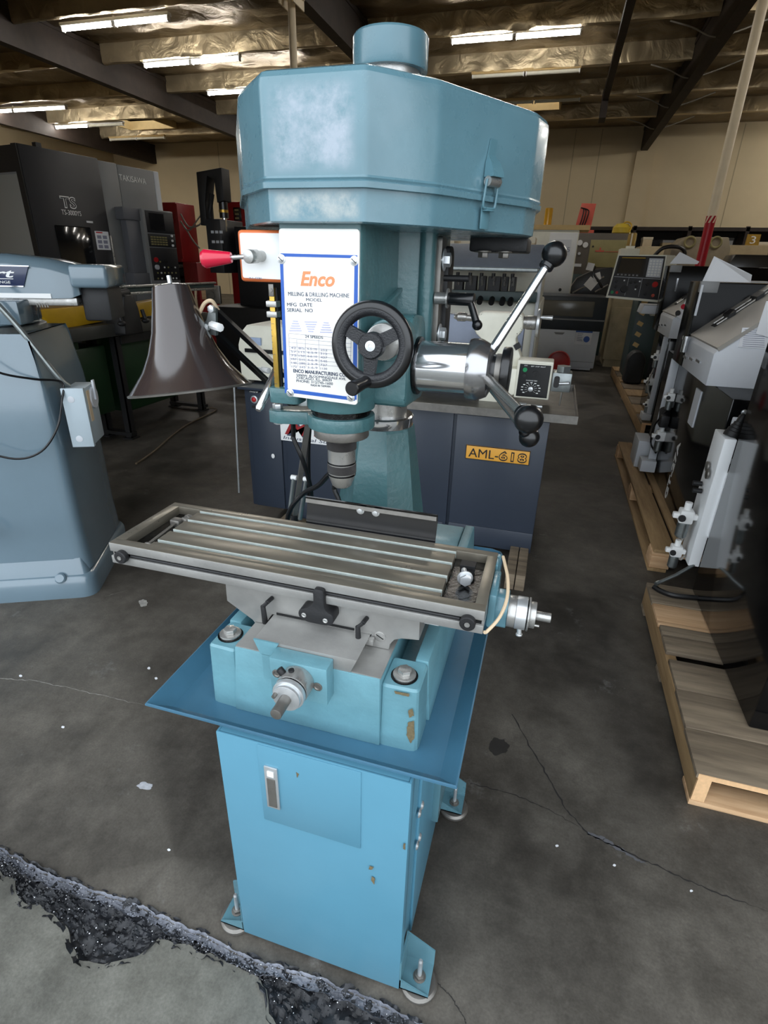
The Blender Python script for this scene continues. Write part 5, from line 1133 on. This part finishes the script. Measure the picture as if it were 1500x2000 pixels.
a, b = px(440, 394, Y=8.4), px(520, 445, Y=8.4)
B().box((a.x, 8.4, .2), (b.x, 9.0, a.z), .01).box((a.x+.05, 8.5, 0), (b.x-.05, 8.9, .2)).build('body', RED, rc_); c0, c1 = px(455, 405, Y=8.39), px(472, 432, Y=8.39)
B().box((c0.x, 8.385, c1.z), (c1.x, 8.405, c0.z), .005).build('window', GLASS, rc_)
for k in range(3): B().box((c0.x+.03, 8.38, c1.z+.03+k*.06), (c1.x-.04, 8.388, c1.z+.055+k*.06)).build('display_line', OLIVE, rc_, False)
# ================================================================ pallets
def pallet(label, x0, x1, y0, y1, boards, top=.13, along=False):
    t = thing('pallet', label, 'pallet', ((x0+x1)/2, (y0+y1)/2, 0), 'wooden pallets under the black lathes')
    xm = (x0+x1)/2
    if along:
        for a in (y0+.01, (y0+y1)/2-.05, y1-.11): B().box((x0+.004, a, top-.040), (x1, a+.10, top-.020), .002).build('cross_board', W_NEW, t)
        for a in (y0+.005, (y0+y1)/2-.05, y1-.11): B().box((x0+.004, a, .019), (x0+.10, a+.12, top-.041), .003).build('block', W_NEW, t)
        for k, (a, b, mt) in enumerate(boards): B().box((a, y0+.003*k, top-.020), (b, y1-.02*hash2(k), top-.002*hash2(k)), .002).build('deck_board', W_STR, t)
        for x in (x0, x1-.09): B().box((x, y0, 0), (x+.09, y1, .018), .002).build('bottom_board', W_STR, t)
        return t
    for k, x in enumerate((x0+.002, xm-.02, x1-.042)):
        B().box((x, y0+.004, .018), (x+.040, y1, top-.020), .002).build('stringer', W_STR, t)
        B().box((x+.002, y0+.0015, .020), (x+.038, y0+.006, top-.022)).build('stringer_end', W_END, t, False)
    for k, (a, b, mt) in enumerate(boards):
        dz = .004*hash2(k, x0)
        B().box((x0-.004+.012*hash2(k), a, top-.020), (x1, b, top-dz), .002).build('deck_board', (W_OLD, W_NEW, W_STR)[mt], t)
    for a in (y0, (y0+y1)/2, y1-.09): B().box((x0, a, 0), (x1, a+.09, .018), .002).build('bottom_board', W_NEW if a == y0 else W_OLD, t)
    B().box((x0+.001, y0-.001, top-.020), (x1, y0+.004, top-.003)).build('front_edge', W_END, t, False)
    return t
pallet('grey weathered pallet with a split board and pale sawn end', 1.356, 2.5, .592, 1.69, [(.592, .772, 0), (.776, .955, 0), (.960, 1.126, 0), (1.172, 1.275, 0), (1.285, 1.348, 0), (1.356, 1.378, 1), (1.382, 1.515, 1), (1.522, 1.69, 0)])
pallet('yellow brown pallet under the lathe with the standing letters', 1.432, 2.6, 2.058, 4.08, [(1.440, 1.545, 2), (1.562, 1.67, 2), (1.70, 1.80, 2), (1.84, 1.95, 2), (2.0, 2.1, 2), (2.15, 2.25, 2), (2.3, 2.4, 2), (2.48, 2.6, 2)], along=True)
pallet('brown pallet furthest along the aisle with a black case on it', 1.70, 2.9, 4.75, 8.2, [(4.75+.43*k, 5.12+.43*k, 2 if k % 2 else 0) for k in range(8)], .15)

# ================================================================ row of black slant lathes on the pallets
def slant_lathe(name, label, x0, yh, zb, zh, xe, y0, y1, far=False):
    """body facing the aisle (-X): cabinet, sloped grey apron, black hood panel behind it"""
    t = thing(name, label, 'lathe', ((x0+xe)/2, (y0+y1)/2, zb-.001))
    body = B().box((x0, y0, zb), (xe, y1, .93), .006).build('cabinet', BLKG, t)
    ap = B().prism([(x0-.05, .93), (x0-.05, 1.085), (x0-.035, 1.110), (x0+.29, 1.393), (x0+.7, 1.393), (x0+.7, .93)], 'xz', yh-.62, yh, .004).build('apron', LGREY, t)
    B().prism([(x0-.045, 1.116), (x0+.29, 1.407), (x0+.29, 1.390), (x0-.035, 1.100)], 'xz', yh-.63, yh+.002).build('apron_lip', mat('apron_tan', (160, 156, 148), 0.45), ap, False)
    hd = B().box((x0-.055, yh, .93), (xe, yh+.30, zh), .006).build('hood', HOODB, t)
    B().box((x0-.056, yh-.002, zh-.055), (x0+.04, yh+.03, zh+.004), .003).build('hood_edge', GREYP, hd)
    sl = (1.393-1.110)/.325
    def onap(d, y, h=0.004): return Vector((x0-.035+d, y, 1.113+d*sl+h))
    tr = B().loft([[onap(.06, yh-.20), onap(.06, yh-.10), onap(.06, yh-.10, .012), onap(.06, yh-.20, .012)], [onap(.31, yh-.20), onap(.31, yh-.10), onap(.31, yh-.10, .012), onap(.31, yh-.20, .012)]]).build('guide_track', BLACKM, ap, False)
    for y in (yh-.115, yh-.185): B().cyl(onap(.07, y, .016), onap(.31, y, .016), .006, seg=8).build('guide_rod', STEEL, ap)
    for d in (.11, .22): B().loft([[onap(d, yh-.21, .008), onap(d, yh-.09, .008), onap(d, yh-.09, .035), onap(d, yh-.21, .035)], [onap(d+.03, yh-.21, .008), onap(d+.03, yh-.09, .008), onap(d+.03, yh-.09, .035), onap(d+.03, yh-.21, .035)]]).build('guide_slide', BLACKM, ap, False)
    for k in range(3): B().box((x0-.058, yh-.10-.16*k, .985+.012*k), (x0-.048, yh-.01-.16*k, .998+.012*k)).build('chrome_catch', CHROME, ap, False)
    return t, body, ap, hd
m2, body, ap, hd = slant_lathe('slant_lathe', 'black slant lathe with upright letters and a paper on its hood', 1.60, 2.98, .132, 1.40, 2.5, 2.06, 3.75)
text_fit('GT-27A', (1.599, 2.76, .150), (1.599, 2.76, .52), .055, WHITE, body, (-1, 0, 0), bold=0.0025)
for y, z in ((2.30, .86), (2.14, .86), (2.30, .70), (2.14, .70)): pass
pl2 = B().box((1.74, 2.050, .52), (2.30, 2.062, .89), .004).build('access_plate', BLKG, body)
for x, z in ((1.66, .875), (1.70, .72), (1.80, .86), (1.67, .64), (1.95, .86), (1.64, .585)): B().lathe([(0, 0), (.013, 0), (.012, .006), (.006, .009), (0, .009)], (x, 2.060, z), (0, -1, 0), 14).build('plate_screw', ZINC, body)
B().prism(rpoly([(1.62, .80), (1.645, .80), (1.645, .85), (1.62, .85)], .006), 'xz', 2.056, 2.061).build('small_tag', PAPER, body)
q = [px(a_, b_, Y=2.355) for a_, b_ in ((1442, 678), (1500, 682), (1502, 640), (1450, 640))]
B().loft([[p+Vector((0, e, 0)) for p in q] for e in (0, .003)]).build('taped_sheet', PAPER, ap, False)
for k in range(9): (lambda g, h: B().box((g.x, 2.352, g.z), (h.x, 2.3535, g.z+.002)).build('sheet_line', INKG, ap, False))(px(1450+k*.5, 676-k*4, Y=2.352), px(1494, 676-k*4, Y=2.352))
q = [px(a_, b_, Y=2.345) for a_, b_ in ((1476, 652), (1540, 668), (1540, 590), (1497, 588))]
B().loft([[p+Vector((0, e, 0)) for p in q] for e in (0, .003)]).build('taped_sheet', PAPER, ap, False)
B().box((1.548, 2.972, 1.22), (1.56, 2.985, 1.385)).build('side_badge', LGREY, hd, False)
B().cyl((1.53, 2.93, 1.02), (1.53, 2.93, 1.09), .018, seg=14).cyl((1.53, 2.93, 1.09), (1.53, 2.93, 1.11), .024, seg=14).build('lubricator', CHROME, hd)
B().box((1.592, 2.58, .66), (1.600, 2.70, .86)).build('data_plate', LGREY, body, False)
def regulator(x, y, z, parent, s=1.0):
    r = B().box((x-.03*s, y-.03*s, z-.03*s), (x+.03*s, y+.03*s, z+.035*s), .008*s).cyl((x, y, z+.03*s), (x, y, z+.07*s), .016*s, seg=14).box((x-.055*s, y-.014*s, z-.012*s), (x+.05*s, y+.014*s, z+.014*s), .004*s).build('air_regulator', WHITE, parent)
    B().lathe([(0, 0), (.018*s, 0), (.026*s, .01*s), (.026*s, .075*s), (.022*s, .08*s), (0, .08*s)], (x, y, z-.11*s), seg=18).build('filter_bowl', GALV, parent)
    B().cyl((x-.02*s, y-.03*s, z), (x-.022*s, y-.040*s, z), .016*s, seg=14).build('gauge', BLACKM, parent)
bk = B().box((1.548, 3.30, .18), (1.600, 3.312, .93), .002).build('mounting_strip', LGREY, body)
regulator(1.575, 3.22, .43, body); regulator(1.575, 3.20, .70, body, .8)
B().box((1.50, 3.24, .16), (1.598, 3.36, .24), .003).build('drip_box', LGREY, body); B().box((1.475, 3.15, .132), (1.598, 3.27, .30), .004).build('transformer_box', LGREY, body) if False else None
B().tube([(1.58, 3.2, .62), (1.53, 3.24, .5), (1.54, 3.3, .36), (1.58, 3.25, .30)], .006, 6).build('air_hose', CABLE, body)
B().cyl((1.575, 3.21, .55), (1.575, 3.27, .60), .035, seg=14).box((1.545, 3.17, .50), (1.598, 3.26, .58), .006).build('solenoid', BLACKM, body)
o = B().box((1.485, 3.42, .1315), (1.58, 3.66, .33), .004).build('junction_box', LGREY, None); tag(o, 'small light grey box standing on the yellow brown pallet', 'box')
# sheets of paper standing on the hoods
def sheet(label, pts, n=(0, -1, 0)):
    q = [Vector(p) for p in pts]; nn_ = Vector(n)*.0015
    o = B().loft([[p-nn_ for p in q], [p+nn_ for p in q]]).build('paper_sheet', PAPER, None, False); return tag(o, label, 'paper')
A1 = [px(a, b, Y=3.06) for a, b in ((1371, 552), (1399, 500), (1474, 537), (1466, 552))]
zb_ = min(p.z for p in A1); A1 = [Vector((p.x, p.y, max(1.402, p.z))) for p in A1]; A1[1].y += .05; A1[2].y += .05
sheet('large white paper leaning on the hood of the lathe with upright letters', A1)
A1 = [px(a, b, Y=4.55) for a, b in ((1322, 618), (1344, 578), (1346, 624), (1336, 628))]
m3, body3, ap3, hd3 = slant_lathe('slant_lathe', 'black slant lathe marked on its side standing beyond the first two', 1.78, 5.2, .152, 1.50, 2.7, 4.78, 5.6)
text_fit('GT-27', (1.778, 5.02, .82), (1.778, 4.80, .80), .075, LGREY, body3, (-1, 0, 0), bold=0.003)
B().loft([[p+Vector((0, e, 0)) for p in A1] for e in (0, .003)]).build('taped_sheet', PAPER, ap3, False)
A1 = [px(a, b, Y=5.28) for a, b in ((1308, 515), (1328, 492), (1366, 511), (1362, 516))]; A1 = [Vector((p.x, p.y, max(1.502, p.z))) for p in A1]
sheet('white paper leaning on the hood of the furthest slant lathe', A1)
for k, (x, z, mt) in enumerate(((1.80, 1.17, REDK), (1.86, 1.20, BLACKM), (1.77, 1.12, BLACKM), (1.90, 1.25, REDB))): B().cyl((x, 4.60, z), (x-.02, 4.54, z+.02), .02, seg=12).build('selector_knob', mt, ap3)
B().box((1.70, 4.62, 1.30), (1.712, 4.64, 1.40)).build('door_handle', CHROME, ap3, False)
regulator(1.74, 5.05, .48, body3); regulator(1.74, 4.98, .72, body3, .9); regulator(1.73, 4.86, .30, body3, .7)
B().box((1.700, 4.80, .16), (1.778, 4.95, .22), .003).build('drip_box', LGREY, body3); B().box((1.735, 4.83, .2), (1.778, 4.84, .92), .002).build('mounting_strip', LGREY, body3)
B().tube([(1.75, 5.0, .66), (1.71, 4.95, .5), (1.72, 4.9, .42), (1.75, 4.88, .36)], .007, 6).build('air_hose', GCABLE, body3)
# nearest machine: glossy cabinet, white service box
m1 = thing('slant_lathe', 'glossy black lathe cabinet on the grey weathered pallet with a white service box', 'lathe', (1.95, 1.25, .131))
b1_ = B().box((1.545, .83, .1315), (2.5, 1.68, 1.3), .008).build('cabinet', BLKG, m1)
sbx = B().box((1.503, 1.690, .245), (1.549, 1.850, .838), .004).box((1.545, 1.675, .40), (1.58, 1.70, .70)).build('service_box', mat('service_white', (238, 241, 243), 0.35), m1)
B().lathe([(0, 0), (.030, 0), (.030, .02), (.026, .022), (.026, .034), (.022, .036), (.022, .048), (.018, .05), (.018, .062), (.014, .064), (.014, .09), (.008, .10), (0, .10)], (1.533, 1.735, .838), (.35, .2, 1), 20).build('cable_gland', RUBBER, sbx)
for y, z in ((1.775, .69), (1.745, .665)): B().cyl((1.497, y, z), (1.488, y, z), .022, seg=18, bev=.002).build('dial_gauge', STEELD, sbx)
for y, z in ((1.80, .60), (1.775, .575)): B().cyl((1.498, y, z), (1.462, y, z), .011, seg=12).build('coupling', BLACKM, sbx)
regulator(1.455, 1.745, .46, sbx, .95); regulator(1.455, 1.745, .285, sbx, .8)
B().tube([(1.47, 1.745, .36), (1.462, 1.74, .31), (1.478, 1.735, .25), (1.495, 1.74, .27)], .005, 6).build('air_hose', GCABLE, sbx)
B().tube([(1.535, 1.70, .255), (1.46, 1.66, .205), (1.385, 1.62, .172)], .008, 8, False).cyl((1.392, 1.625, .174), (1.376, 1.613, .168), .010, seg=10).build('grey_conduit', GALV, m1)
B().tube([(1.372, 1.62, .150), (1.40, 1.595, .146), (1.45, 1.575, .146), (1.55, 1.58, .150)], .012, 8).build('black_hose', CABLE, m1)

o = B().prism(rpoly([(1.72, .152), (1.93, .152), (1.93, .45), (1.88, .54), (1.78, .54), (1.72, .46)], .04, 4), 'xz', 6.75, 7.0, .02).build('tool_case', RUBBER, None); tag(o, 'black moulded case standing on the furthest pallet', 'case')

# ================================================================ machine control pendant with a screen
pd = thing('control_pendant', 'off-white machine control pendant with dark screen and red stop button', 'control panel', (1.56, 5.85, 1.10))
W0, W1 = px(1183, 581, Y=6.05), px(1207, 497, Y=6.15)
W2, W3 = px(1303, 498, Y=6.15), px(1287, 591, Y=6.05)
fr_ = [W0, W3, W2, W1]; nb = (W3-W0).cross(W1-W0).normalized()
if nb.y > 0: nb = -nb
def PQ(u, v, h=0.0):
    return W0.lerp(W3, u).lerp(W1.lerp(W2, u), v) + nb*h
def pquad(u0, u1, v0, v1, h0, h1, name, m, parent):
    return B().loft([[PQ(u0, v0, h), PQ(u1, v0, h), PQ(u1, v1, h), PQ(u0, v1, h)] for h in (h0, h1)]).build(name, m, parent, False)
pc_ = B().loft([[PQ(0, 0), PQ(1, 0), PQ(1, 1), PQ(0, 1)], [p+Vector((.10, .12, 0)) for p in (PQ(0, 0), PQ(1, 0), PQ(1, 1), PQ(0, 1))], [p+Vector((.20, .26, 0)) for p in (PQ(.1, .12), PQ(.9, .12), PQ(.9, .9), PQ(.1, .9))]]).build('case', CREAM, pd, False)
pquad(.03, .97, .05, .97, 0, .006, 'face_panel', CHAR, pc_); pquad(.06, .60, .52, .94, .006, .010, 'screen_bezel', BLACK, pc_); pquad(.10, .54, .58, .90, .010, .012, 'screen', SCREEN, pc_)
pquad(.10, .58, .915, .93, .010, .012, 'yellow_strip', YELL, pc_); pquad(.66, .94, .52, .92, .006, .010, 'keypad', LGREY, pc_)
for k in range(6): pquad(.09+k*.075, .13+k*.075, .525, .555, .010, .015, 'soft_key', GREYP, pc_)
for r_ in range(6):
    for c_ in range(4): pquad(.68+c_*.063, .725+c_*.063, .55+r_*.058, .59+r_*.058, .010, .014, 'key', WHITE, pc_)
pquad(.05, .95, .485, .495, .006, .008, 'panel_rule', LGREY, pc_); pquad(.60, .605, .08, .48, .006, .008, 'panel_rule', LGREY, pc_); pquad(.34, .345, .08, .48, .006, .008, 'panel_rule', LGREY, pc_)
def pbtn(u, v, r, h, m, name='push_button'): c0 = PQ(u, v, .006); B().cyl(c0, c0+nb*h, r, seg=18).build(name, m, pc_)
pbtn(.30, .22, .036, .03, BLACKM, 'jog_wheel'); pbtn(.86, .36, .028, .03, REDB, 'stop_button'); pbtn(.86, .13, .016, .02, PINKR); pbtn(.09, .13, .016, .012, LEDG); pbtn(.18, .13, .014, .012, REDB)
for u, v in ((.12, .38), (.13, .26), (.40, .38), (.72, .36), (.72, .15), (.48, .4), (.52, .3)): pbtn(u, v, .014, .018, BLACKM, 'selector')
for u, v in ((.25, .40), (.50, .22), (.55, .40)): pquad(u, u+.03, v, v+.03, .006, .012, 'lit_key', WHITE, pc_)
B().box((1.62, 5.7, .35), (1.9, 6.0, .42)).build('foot_plate', CREAM, pd, False) if False else None
a, b = px(1250, 612, Y=6.1), px(1300, 597, Y=6.1)
B().prism([(a.x, a.z), (b.x+.15, a.z), (b.x+.2, b.z), (a.x+.02, b.z)], 'xz', 6.05, 6.4, .004).build('pendant_shelf', LGREY, pd)
B().cyl((2.05, 6.30, .16), (2.05, 6.30, a.z+.02), .05, seg=16).box((1.96, 6.2, 0.151), (2.14, 6.4, .17)).box((1.8, 6.25, a.z-.03), (2.1, 6.36, a.z+.03)).build('pendant_post', CREAM, pd)

# ================================================================ things further back on that side
cv = thing('slanted_hood_machine', 'dark grey machine with a slanted hood and white paper tags', 'machine tool', (1.3, 10.6, 0))
def q7(x, y, Y=10.3): p = px(x, y, Y=Y); return (p.x, p.z)
B().prism([q7(1102, 578), q7(1127, 543), q7(1160, 527), q7(1196, 522), q7(1196, 578)], 'xz', 10.25, 10.8, .01).build('hood', mat('hood_dark', (58, 60, 64), 0.35, 0.3), cv)
x0_, z0_ = q7(1118, 575); x1_, _ = q7(1190, 575)
B().box((x0_+.1, 10.3, 0), (x1_, 10.75, z0_), .01).build('stand', DGREEN, cv)
for (a, b, c_, d) in ((1118, 572, 1180, 540), (1162, 570, 1188, 556)): p, q = px(a, b, Y=10.23), px(c_, d, Y=10.23); B().cyl(p, q, .014, seg=8).build('edge_bar', STEEL, cv)
for a, b, s_, rz in ((1154, 554, .085, 35), (1166, 540, .06, -20), (1153, 521, .06, 10)):
    p = px(a, b, Y=10.2); B().box((p.x-s_, p.y-.002, p.z-s_), (p.x+s_, p.y+.002, p.z+s_), rot=Matrix.Rotation(R(rz), 3, 'Y')).build('paper_tag', PAPER, cv, False)
B().tube([px(1162, 520, Y=10.22), px(1160, 535, Y=10.2), px(1170, 550, Y=10.2), px(1176, 562, Y=10.22)], .02, 6).build('cable_loop', CABLE, cv)
cr2 = thing('cream_cabinet_machine', 'stained cream machine base with hinged doors beyond the pendant', 'machine tool', (1.9, 9.4, 0))
a, b = px(1185, 592, Y=9.0), px(1262, 705, Y=9.0)
B().box((1.62, 9.0, .12), (2.6, 9.9, 1.05), .01).box((1.65, 9.05, 0), (2.55, 9.85, .12)).build('body', mat('stained_cream', (178, 164, 132), 0.6, var=0.18, vs_=5), cr2)
for x in (1.66, 1.95): B().box((x, 8.985, .22), (x+.26, 9.005, .92), .006).build('door', mat('stained_cream', (178, 164, 132), 0.6), cr2)
for x in (1.93, 2.22): B().box((x, 8.98, .3), (x+.015, 9.0, .88)).build('door_gap', BLACKM, cr2, False)
wb = thing('beacon_box', 'cream control box with an amber beacon on top', 'control box', (1.72, 9.3, 1.05))
B().box((1.60, 9.05, 1.051), (1.87, 9.45, 1.755), .01).build('box', CREAM, wb); B().box((1.68, 9.15, 1.755), (1.80, 9.27, 1.79)).build('beacon_base', CREAM, wb, False)
B().lathe([(.062, 0), (.062, .17), (.055, .18), (0, .18)], (1.74, 9.21, 1.79), seg=24).build('beacon_cover', mat('clear_cover', (216, 190, 120), 0.1, trans=0.6), wb); B().lathe([(.04, 0), (.045, .02), (.022, .06), (.016, .15), (0, .155)], (1.74, 9.21, 1.791), seg=20).build('beacon_lamp', AMBER, wb)
ib = thing('grey_green_lathe', 'grey green lathe cabinet with a khaki door and small gauges', 'lathe', (1.6, 13.4, 0))
B().box((1.0, 13.0, 1.35), (2.2, 13.8, 2.16), .01).build('head_cabinet', mat('taupe_paint', (98, 92, 84), 0.5, var=0.1), ib); B().box((.95, 12.9, 0), (2.3, 13.9, 1.35), .01).build('lower_cabinet', DGREEN, ib)
kd = B().box((1.30, 12.98, 1.50), (2.12, 13.01, 2.03), .006).build('khaki_door', OLIVE, ib); text_fit('Ikegai', (1.42, 12.975, 1.80), (1.62, 12.975, 1.80), .08, PINKR, kd, N_, shear=.3) if False else None
B().box((1.42, 12.97, 1.80), (1.60, 12.985, 1.83)).box((1.50, 12.97, 1.83), (1.53, 12.985, 1.88)).box((1.62, 12.97, 1.80), (1.95, 12.985, 1.81)).build('red_mark', PINKR, kd, False)
B().cyl((1.36, 12.98, 1.90), (1.36, 12.965, 1.90), .02, seg=10).build('door_lock', BLACKM, kd)
for x, z in ((1.08, 1.97), (1.20, 1.93)): B().cyl((x, 13.0, z), (x, 12.96, z), .055, seg=18).build('gauge', WHITE, ib)
B().cyl((1.10, 13.0, 1.76), (1.10, 12.96, 1.76), .03, seg=10).box((1.03, 12.985, 1.50), (1.18, 13.0, 1.56)).build('label_plate', LGREY, ib)
rp_ = thing('red_gear_pump', 'faded red upright frame with black hoses on the grey green lathe', 'machine part', (1.1, 13.4, 2.161))
B().box((.87, 13.25, 2.161), (1.34, 13.6, 2.23), .006).build('base_plate', PINKR, rp_); B().prism([(.93, 2.23), (1.26, 2.23), (1.30, 2.74), (1.0, 2.75)], 'xz', 13.35, 13.45, .006).build('upright', PINKR, rp_)
for k in range(3): B().tube([(1.02+.05*k, 13.33, 2.30), (1.05+.06*k, 13.28, 2.45+.05*k), (1.06+.04*k, 13.3, 2.62), (1.0, 13.33, 2.66)], .012, 6).build('hose', CABLE, rp_)
yl_ = thing('yellow_hood', 'yellow rounded guard lying on the grey green lathe', 'guard', (1.9, 13.3, 2.161))
B().lathe([(.17, 0), (.19, .02), (.185, .12), (.12, .19), (0, .21)], (1.9, 13.3, 2.163), seg=24).build('dome', mat('yellow_plastic', (196, 170, 60), 0.3), yl_); B().torus((1.98, 13.2, 2.29), (0, -1, .3), .10, .015, 28, 8).build('hoop', YELL, yl_)

# racks and machines along the back wall
def backbox(name, label, cat, x0, x1, y0, y1, z1, m, m2_, feats=2):
    t = thing(name, label, cat, ((x0+x1)/2, (y0+y1)/2, 0)); B().box((x0, y0, 0), (x1, y1, z1), .02).build('body', m, t)
    n = max(1, int((x1-x0)/.7))
    for k in range(n):
        a = x0+(x1-x0)*(k+.08)/n; b = x0+(x1-x0)*(k+.92)/n
        B().box((a, y0-.02, z1*.35), (b, y0+.005, z1*.9), .008).build('door', m2_, t); B().box((b-.08, y0-.04, z1*.6), (b-.05, y0-.015, z1*.68)).build('handle', STEELD, t, False)
    return t
backbox('beige_machine', 'beige machine cabinet with a rounded cover before the red column', 'machine tool', 2.55, 3.5, 15.2, 16.2, 2.0, mat('beige_paint', (190, 174, 140), 0.6, var=0.1), mat('beige_door', (170, 154, 122), 0.6))
backbox('tan_cabinet', 'long tan cabinet along the back wall', 'cabinet', 3.9, 5.7, 16.5, 17.4, 2.1, mat('tan_paint', (168, 150, 116), 0.6, var=0.1), mat('tan_door', (150, 132, 100), 0.6))
backbox('brown_cabinet', 'brown grey cabinet below the dark shelf beside the wall', 'cabinet', 5.9, 8.2, 17.5, 18.4, 1.95, mat('brown_grey_paint', (120, 106, 84), 0.6, var=0.1), mat('brown_door', (104, 92, 74), 0.6))
rk = thing('storage_rack', 'dark storage rack running along the back wall', 'rack', (5.0, 20.6, 0))
for k in range(6): B().box((1.2+k*1.6, 20.2, 0), (1.3+k*1.6, 20.3, 2.75)).box((1.2+k*1.6, 21.0, 0), (1.3+k*1.6, 21.1, 2.75)).build('upright', BEAM, rk, False)
for z in (1.0, 1.9, 2.62): B().box((1.2, 20.2, z), (9.3, 21.1, z+.10)).build('shelf', BEAM, rk, False)
B().box((1.2, 21.05, .2), (9.3, 21.1, 2.7)).build('back_sheet', BLACKM, rk, False)
for k in range(10):
    x = 1.2+1.6*(k//2)+(.50, 1.13)[k % 2]; w_ = .25+.25*hash2(k, 4); h_ = .3+.25*hash2(k, 9)
    t = thing('rack_box', ('khaki', 'grey', 'cardboard', 'tan')[k % 4]+' storage box on the dark rack along the back wall', 'box', (x, 20.5, 2.0), 'boxes on the dark rack')
    B().box((x-w_/2, 20.25, 2.001), (x+w_/2, 20.8, 2.0+h_), .01).build('carton', (OLIVE, GREYP, MATS['carton'], MATS['tan_paint'])[k % 4], t); B().box((x-w_/2-.01, 20.24, 2.0+h_-.06), (x+w_/2+.01, 20.81, 2.0+h_+.01)).build('lid', (GREYP, BLACKM, MATS['carton_lid'], GREYP)[k % 4], t, False)
rc2 = thing('rounded_cover_machine', 'taupe machine with a chamfered top and a curved black hose', 'machine tool', (3.2, 12.4, 0))
B().prism([(2.75, 1.2), (2.75, 1.86), (2.95, 2.06), (3.70, 2.06), (3.78, 1.86), (3.78, 1.2)], 'xz', 12.0, 12.8, .02).build('cover', mat('taupe_cover', (150, 138, 116), 0.5, var=0.1), rc2); B().box((2.8, 12.02, 0), (3.74, 12.78, 1.2), .01).build('base', OLIVE, rc2)
for x in (3.05, 3.5): B().torus((x, 11.98, 1.97), (0, -1, 0), .09, .02, 24, 8).build('lifting_eye', OLIVE, rc2)
B().tube([(2.45, 11.9, 1.70), (2.6, 11.9, 1.86), (2.85, 11.9, 1.88), (2.98, 11.9, 1.80), (3.0, 11.9, 1.6)], .035, 10).build('hose', CABLE, rc2)
ob = B().box((2.35, 10.9, 0), (2.85, 11.4, 1.42), .02); ob = ob.build('drawer_unit', mat('drab_paint', (126, 116, 92), 0.6), None); tag(ob, 'drab tool cabinet standing behind the slant lathes', 'cabinet')
o = B().box((2.3, 10.85, 1.421), (2.9, 11.35, 1.50), .01).build('orange_tray', mat('orange_tray_paint', (206, 92, 40), 0.5), None); tag(o, 'orange flat tray on the drab tool cabinet', 'tray')
t = thing('paper_stack', 'pile of folders lying near the pendant', 'paper', (2.1, 7.5, 1.25), None)
for k in range(5): B().box((1.80+.02*hash2(k), 7.28, 1.25+k*.022), (2.32+.04*hash2(k, 2), 7.7, 1.268+k*.022), rz=.1*hash2(k, 5)).build('folder', (MATS['carton'], OLIVE, PAPER)[k % 3], t, False)
B().box((1.85, 7.75, .95), (2.5, 8.25, 1.25)).build('desk', MATS['drab_paint'], t, False) if False else None
sc_ = thing('side_cabinet', 'blue green cabinet with pale slots carrying a pile of folders', 'cabinet', (2.0, 7.45, .151))
B().box((1.76, 7.2, 0.151), (2.42, 7.75, 1.249), .01).build('body', DGREEN, sc_)
for k in range(5): B().box((1.80, 7.192, .55+k*.13), (1.87, 7.202, .60+k*.13), rot=Matrix.Rotation(R(25), 3, 'Y')).build('slot', CURB, sc_, False)
mo = thing('black_monitor', 'black screen housing with a beige box behind the slant lathe hoods', 'monitor', (2.75, 6.6, .151))
a, b = px(1437, 497, Y=6.5), px(1500, 549, Y=6.5)
B().prism([(a.x-.10, b.z), (a.x, a.z), (a.x+.8, a.z), (a.x+.8, b.z)], 'xz', 6.5, 6.9, .008).build('housing', BLACK, mo); B().box((a.x-.05, 6.52, .151), (a.x+.75, 6.9, b.z)).build('stand', BLACKM, mo, False)
c0, c1 = px(1428, 535, Y=6.4), px(1484, 521, Y=6.4)
B().box((c0.x, 6.4, px(1428, 552, Y=6.4).z), (c1.x, 6.499, px(1428, 535, Y=6.4).z), .005).build('beige_box', MATS['beige_paint'], mo)
B().box((c0.x+.14, 6.392, px(1428, 550, Y=6.4).z), (c0.x+.24, 6.402, px(1428, 541, Y=6.4).z)).build('box_label', GREYP, mo, False)
sg3 = B().box((5.15, 16.55, 2.101), (5.45, 16.60, 2.35)).build('number_board', BRASS, None, False); tag(sg3, 'small brown board with a white number three', 'sign')
text_fit('3', (5.24, 16.545, 2.14), (5.36, 16.545, 2.14), .17, WHITE, sg3, N_)
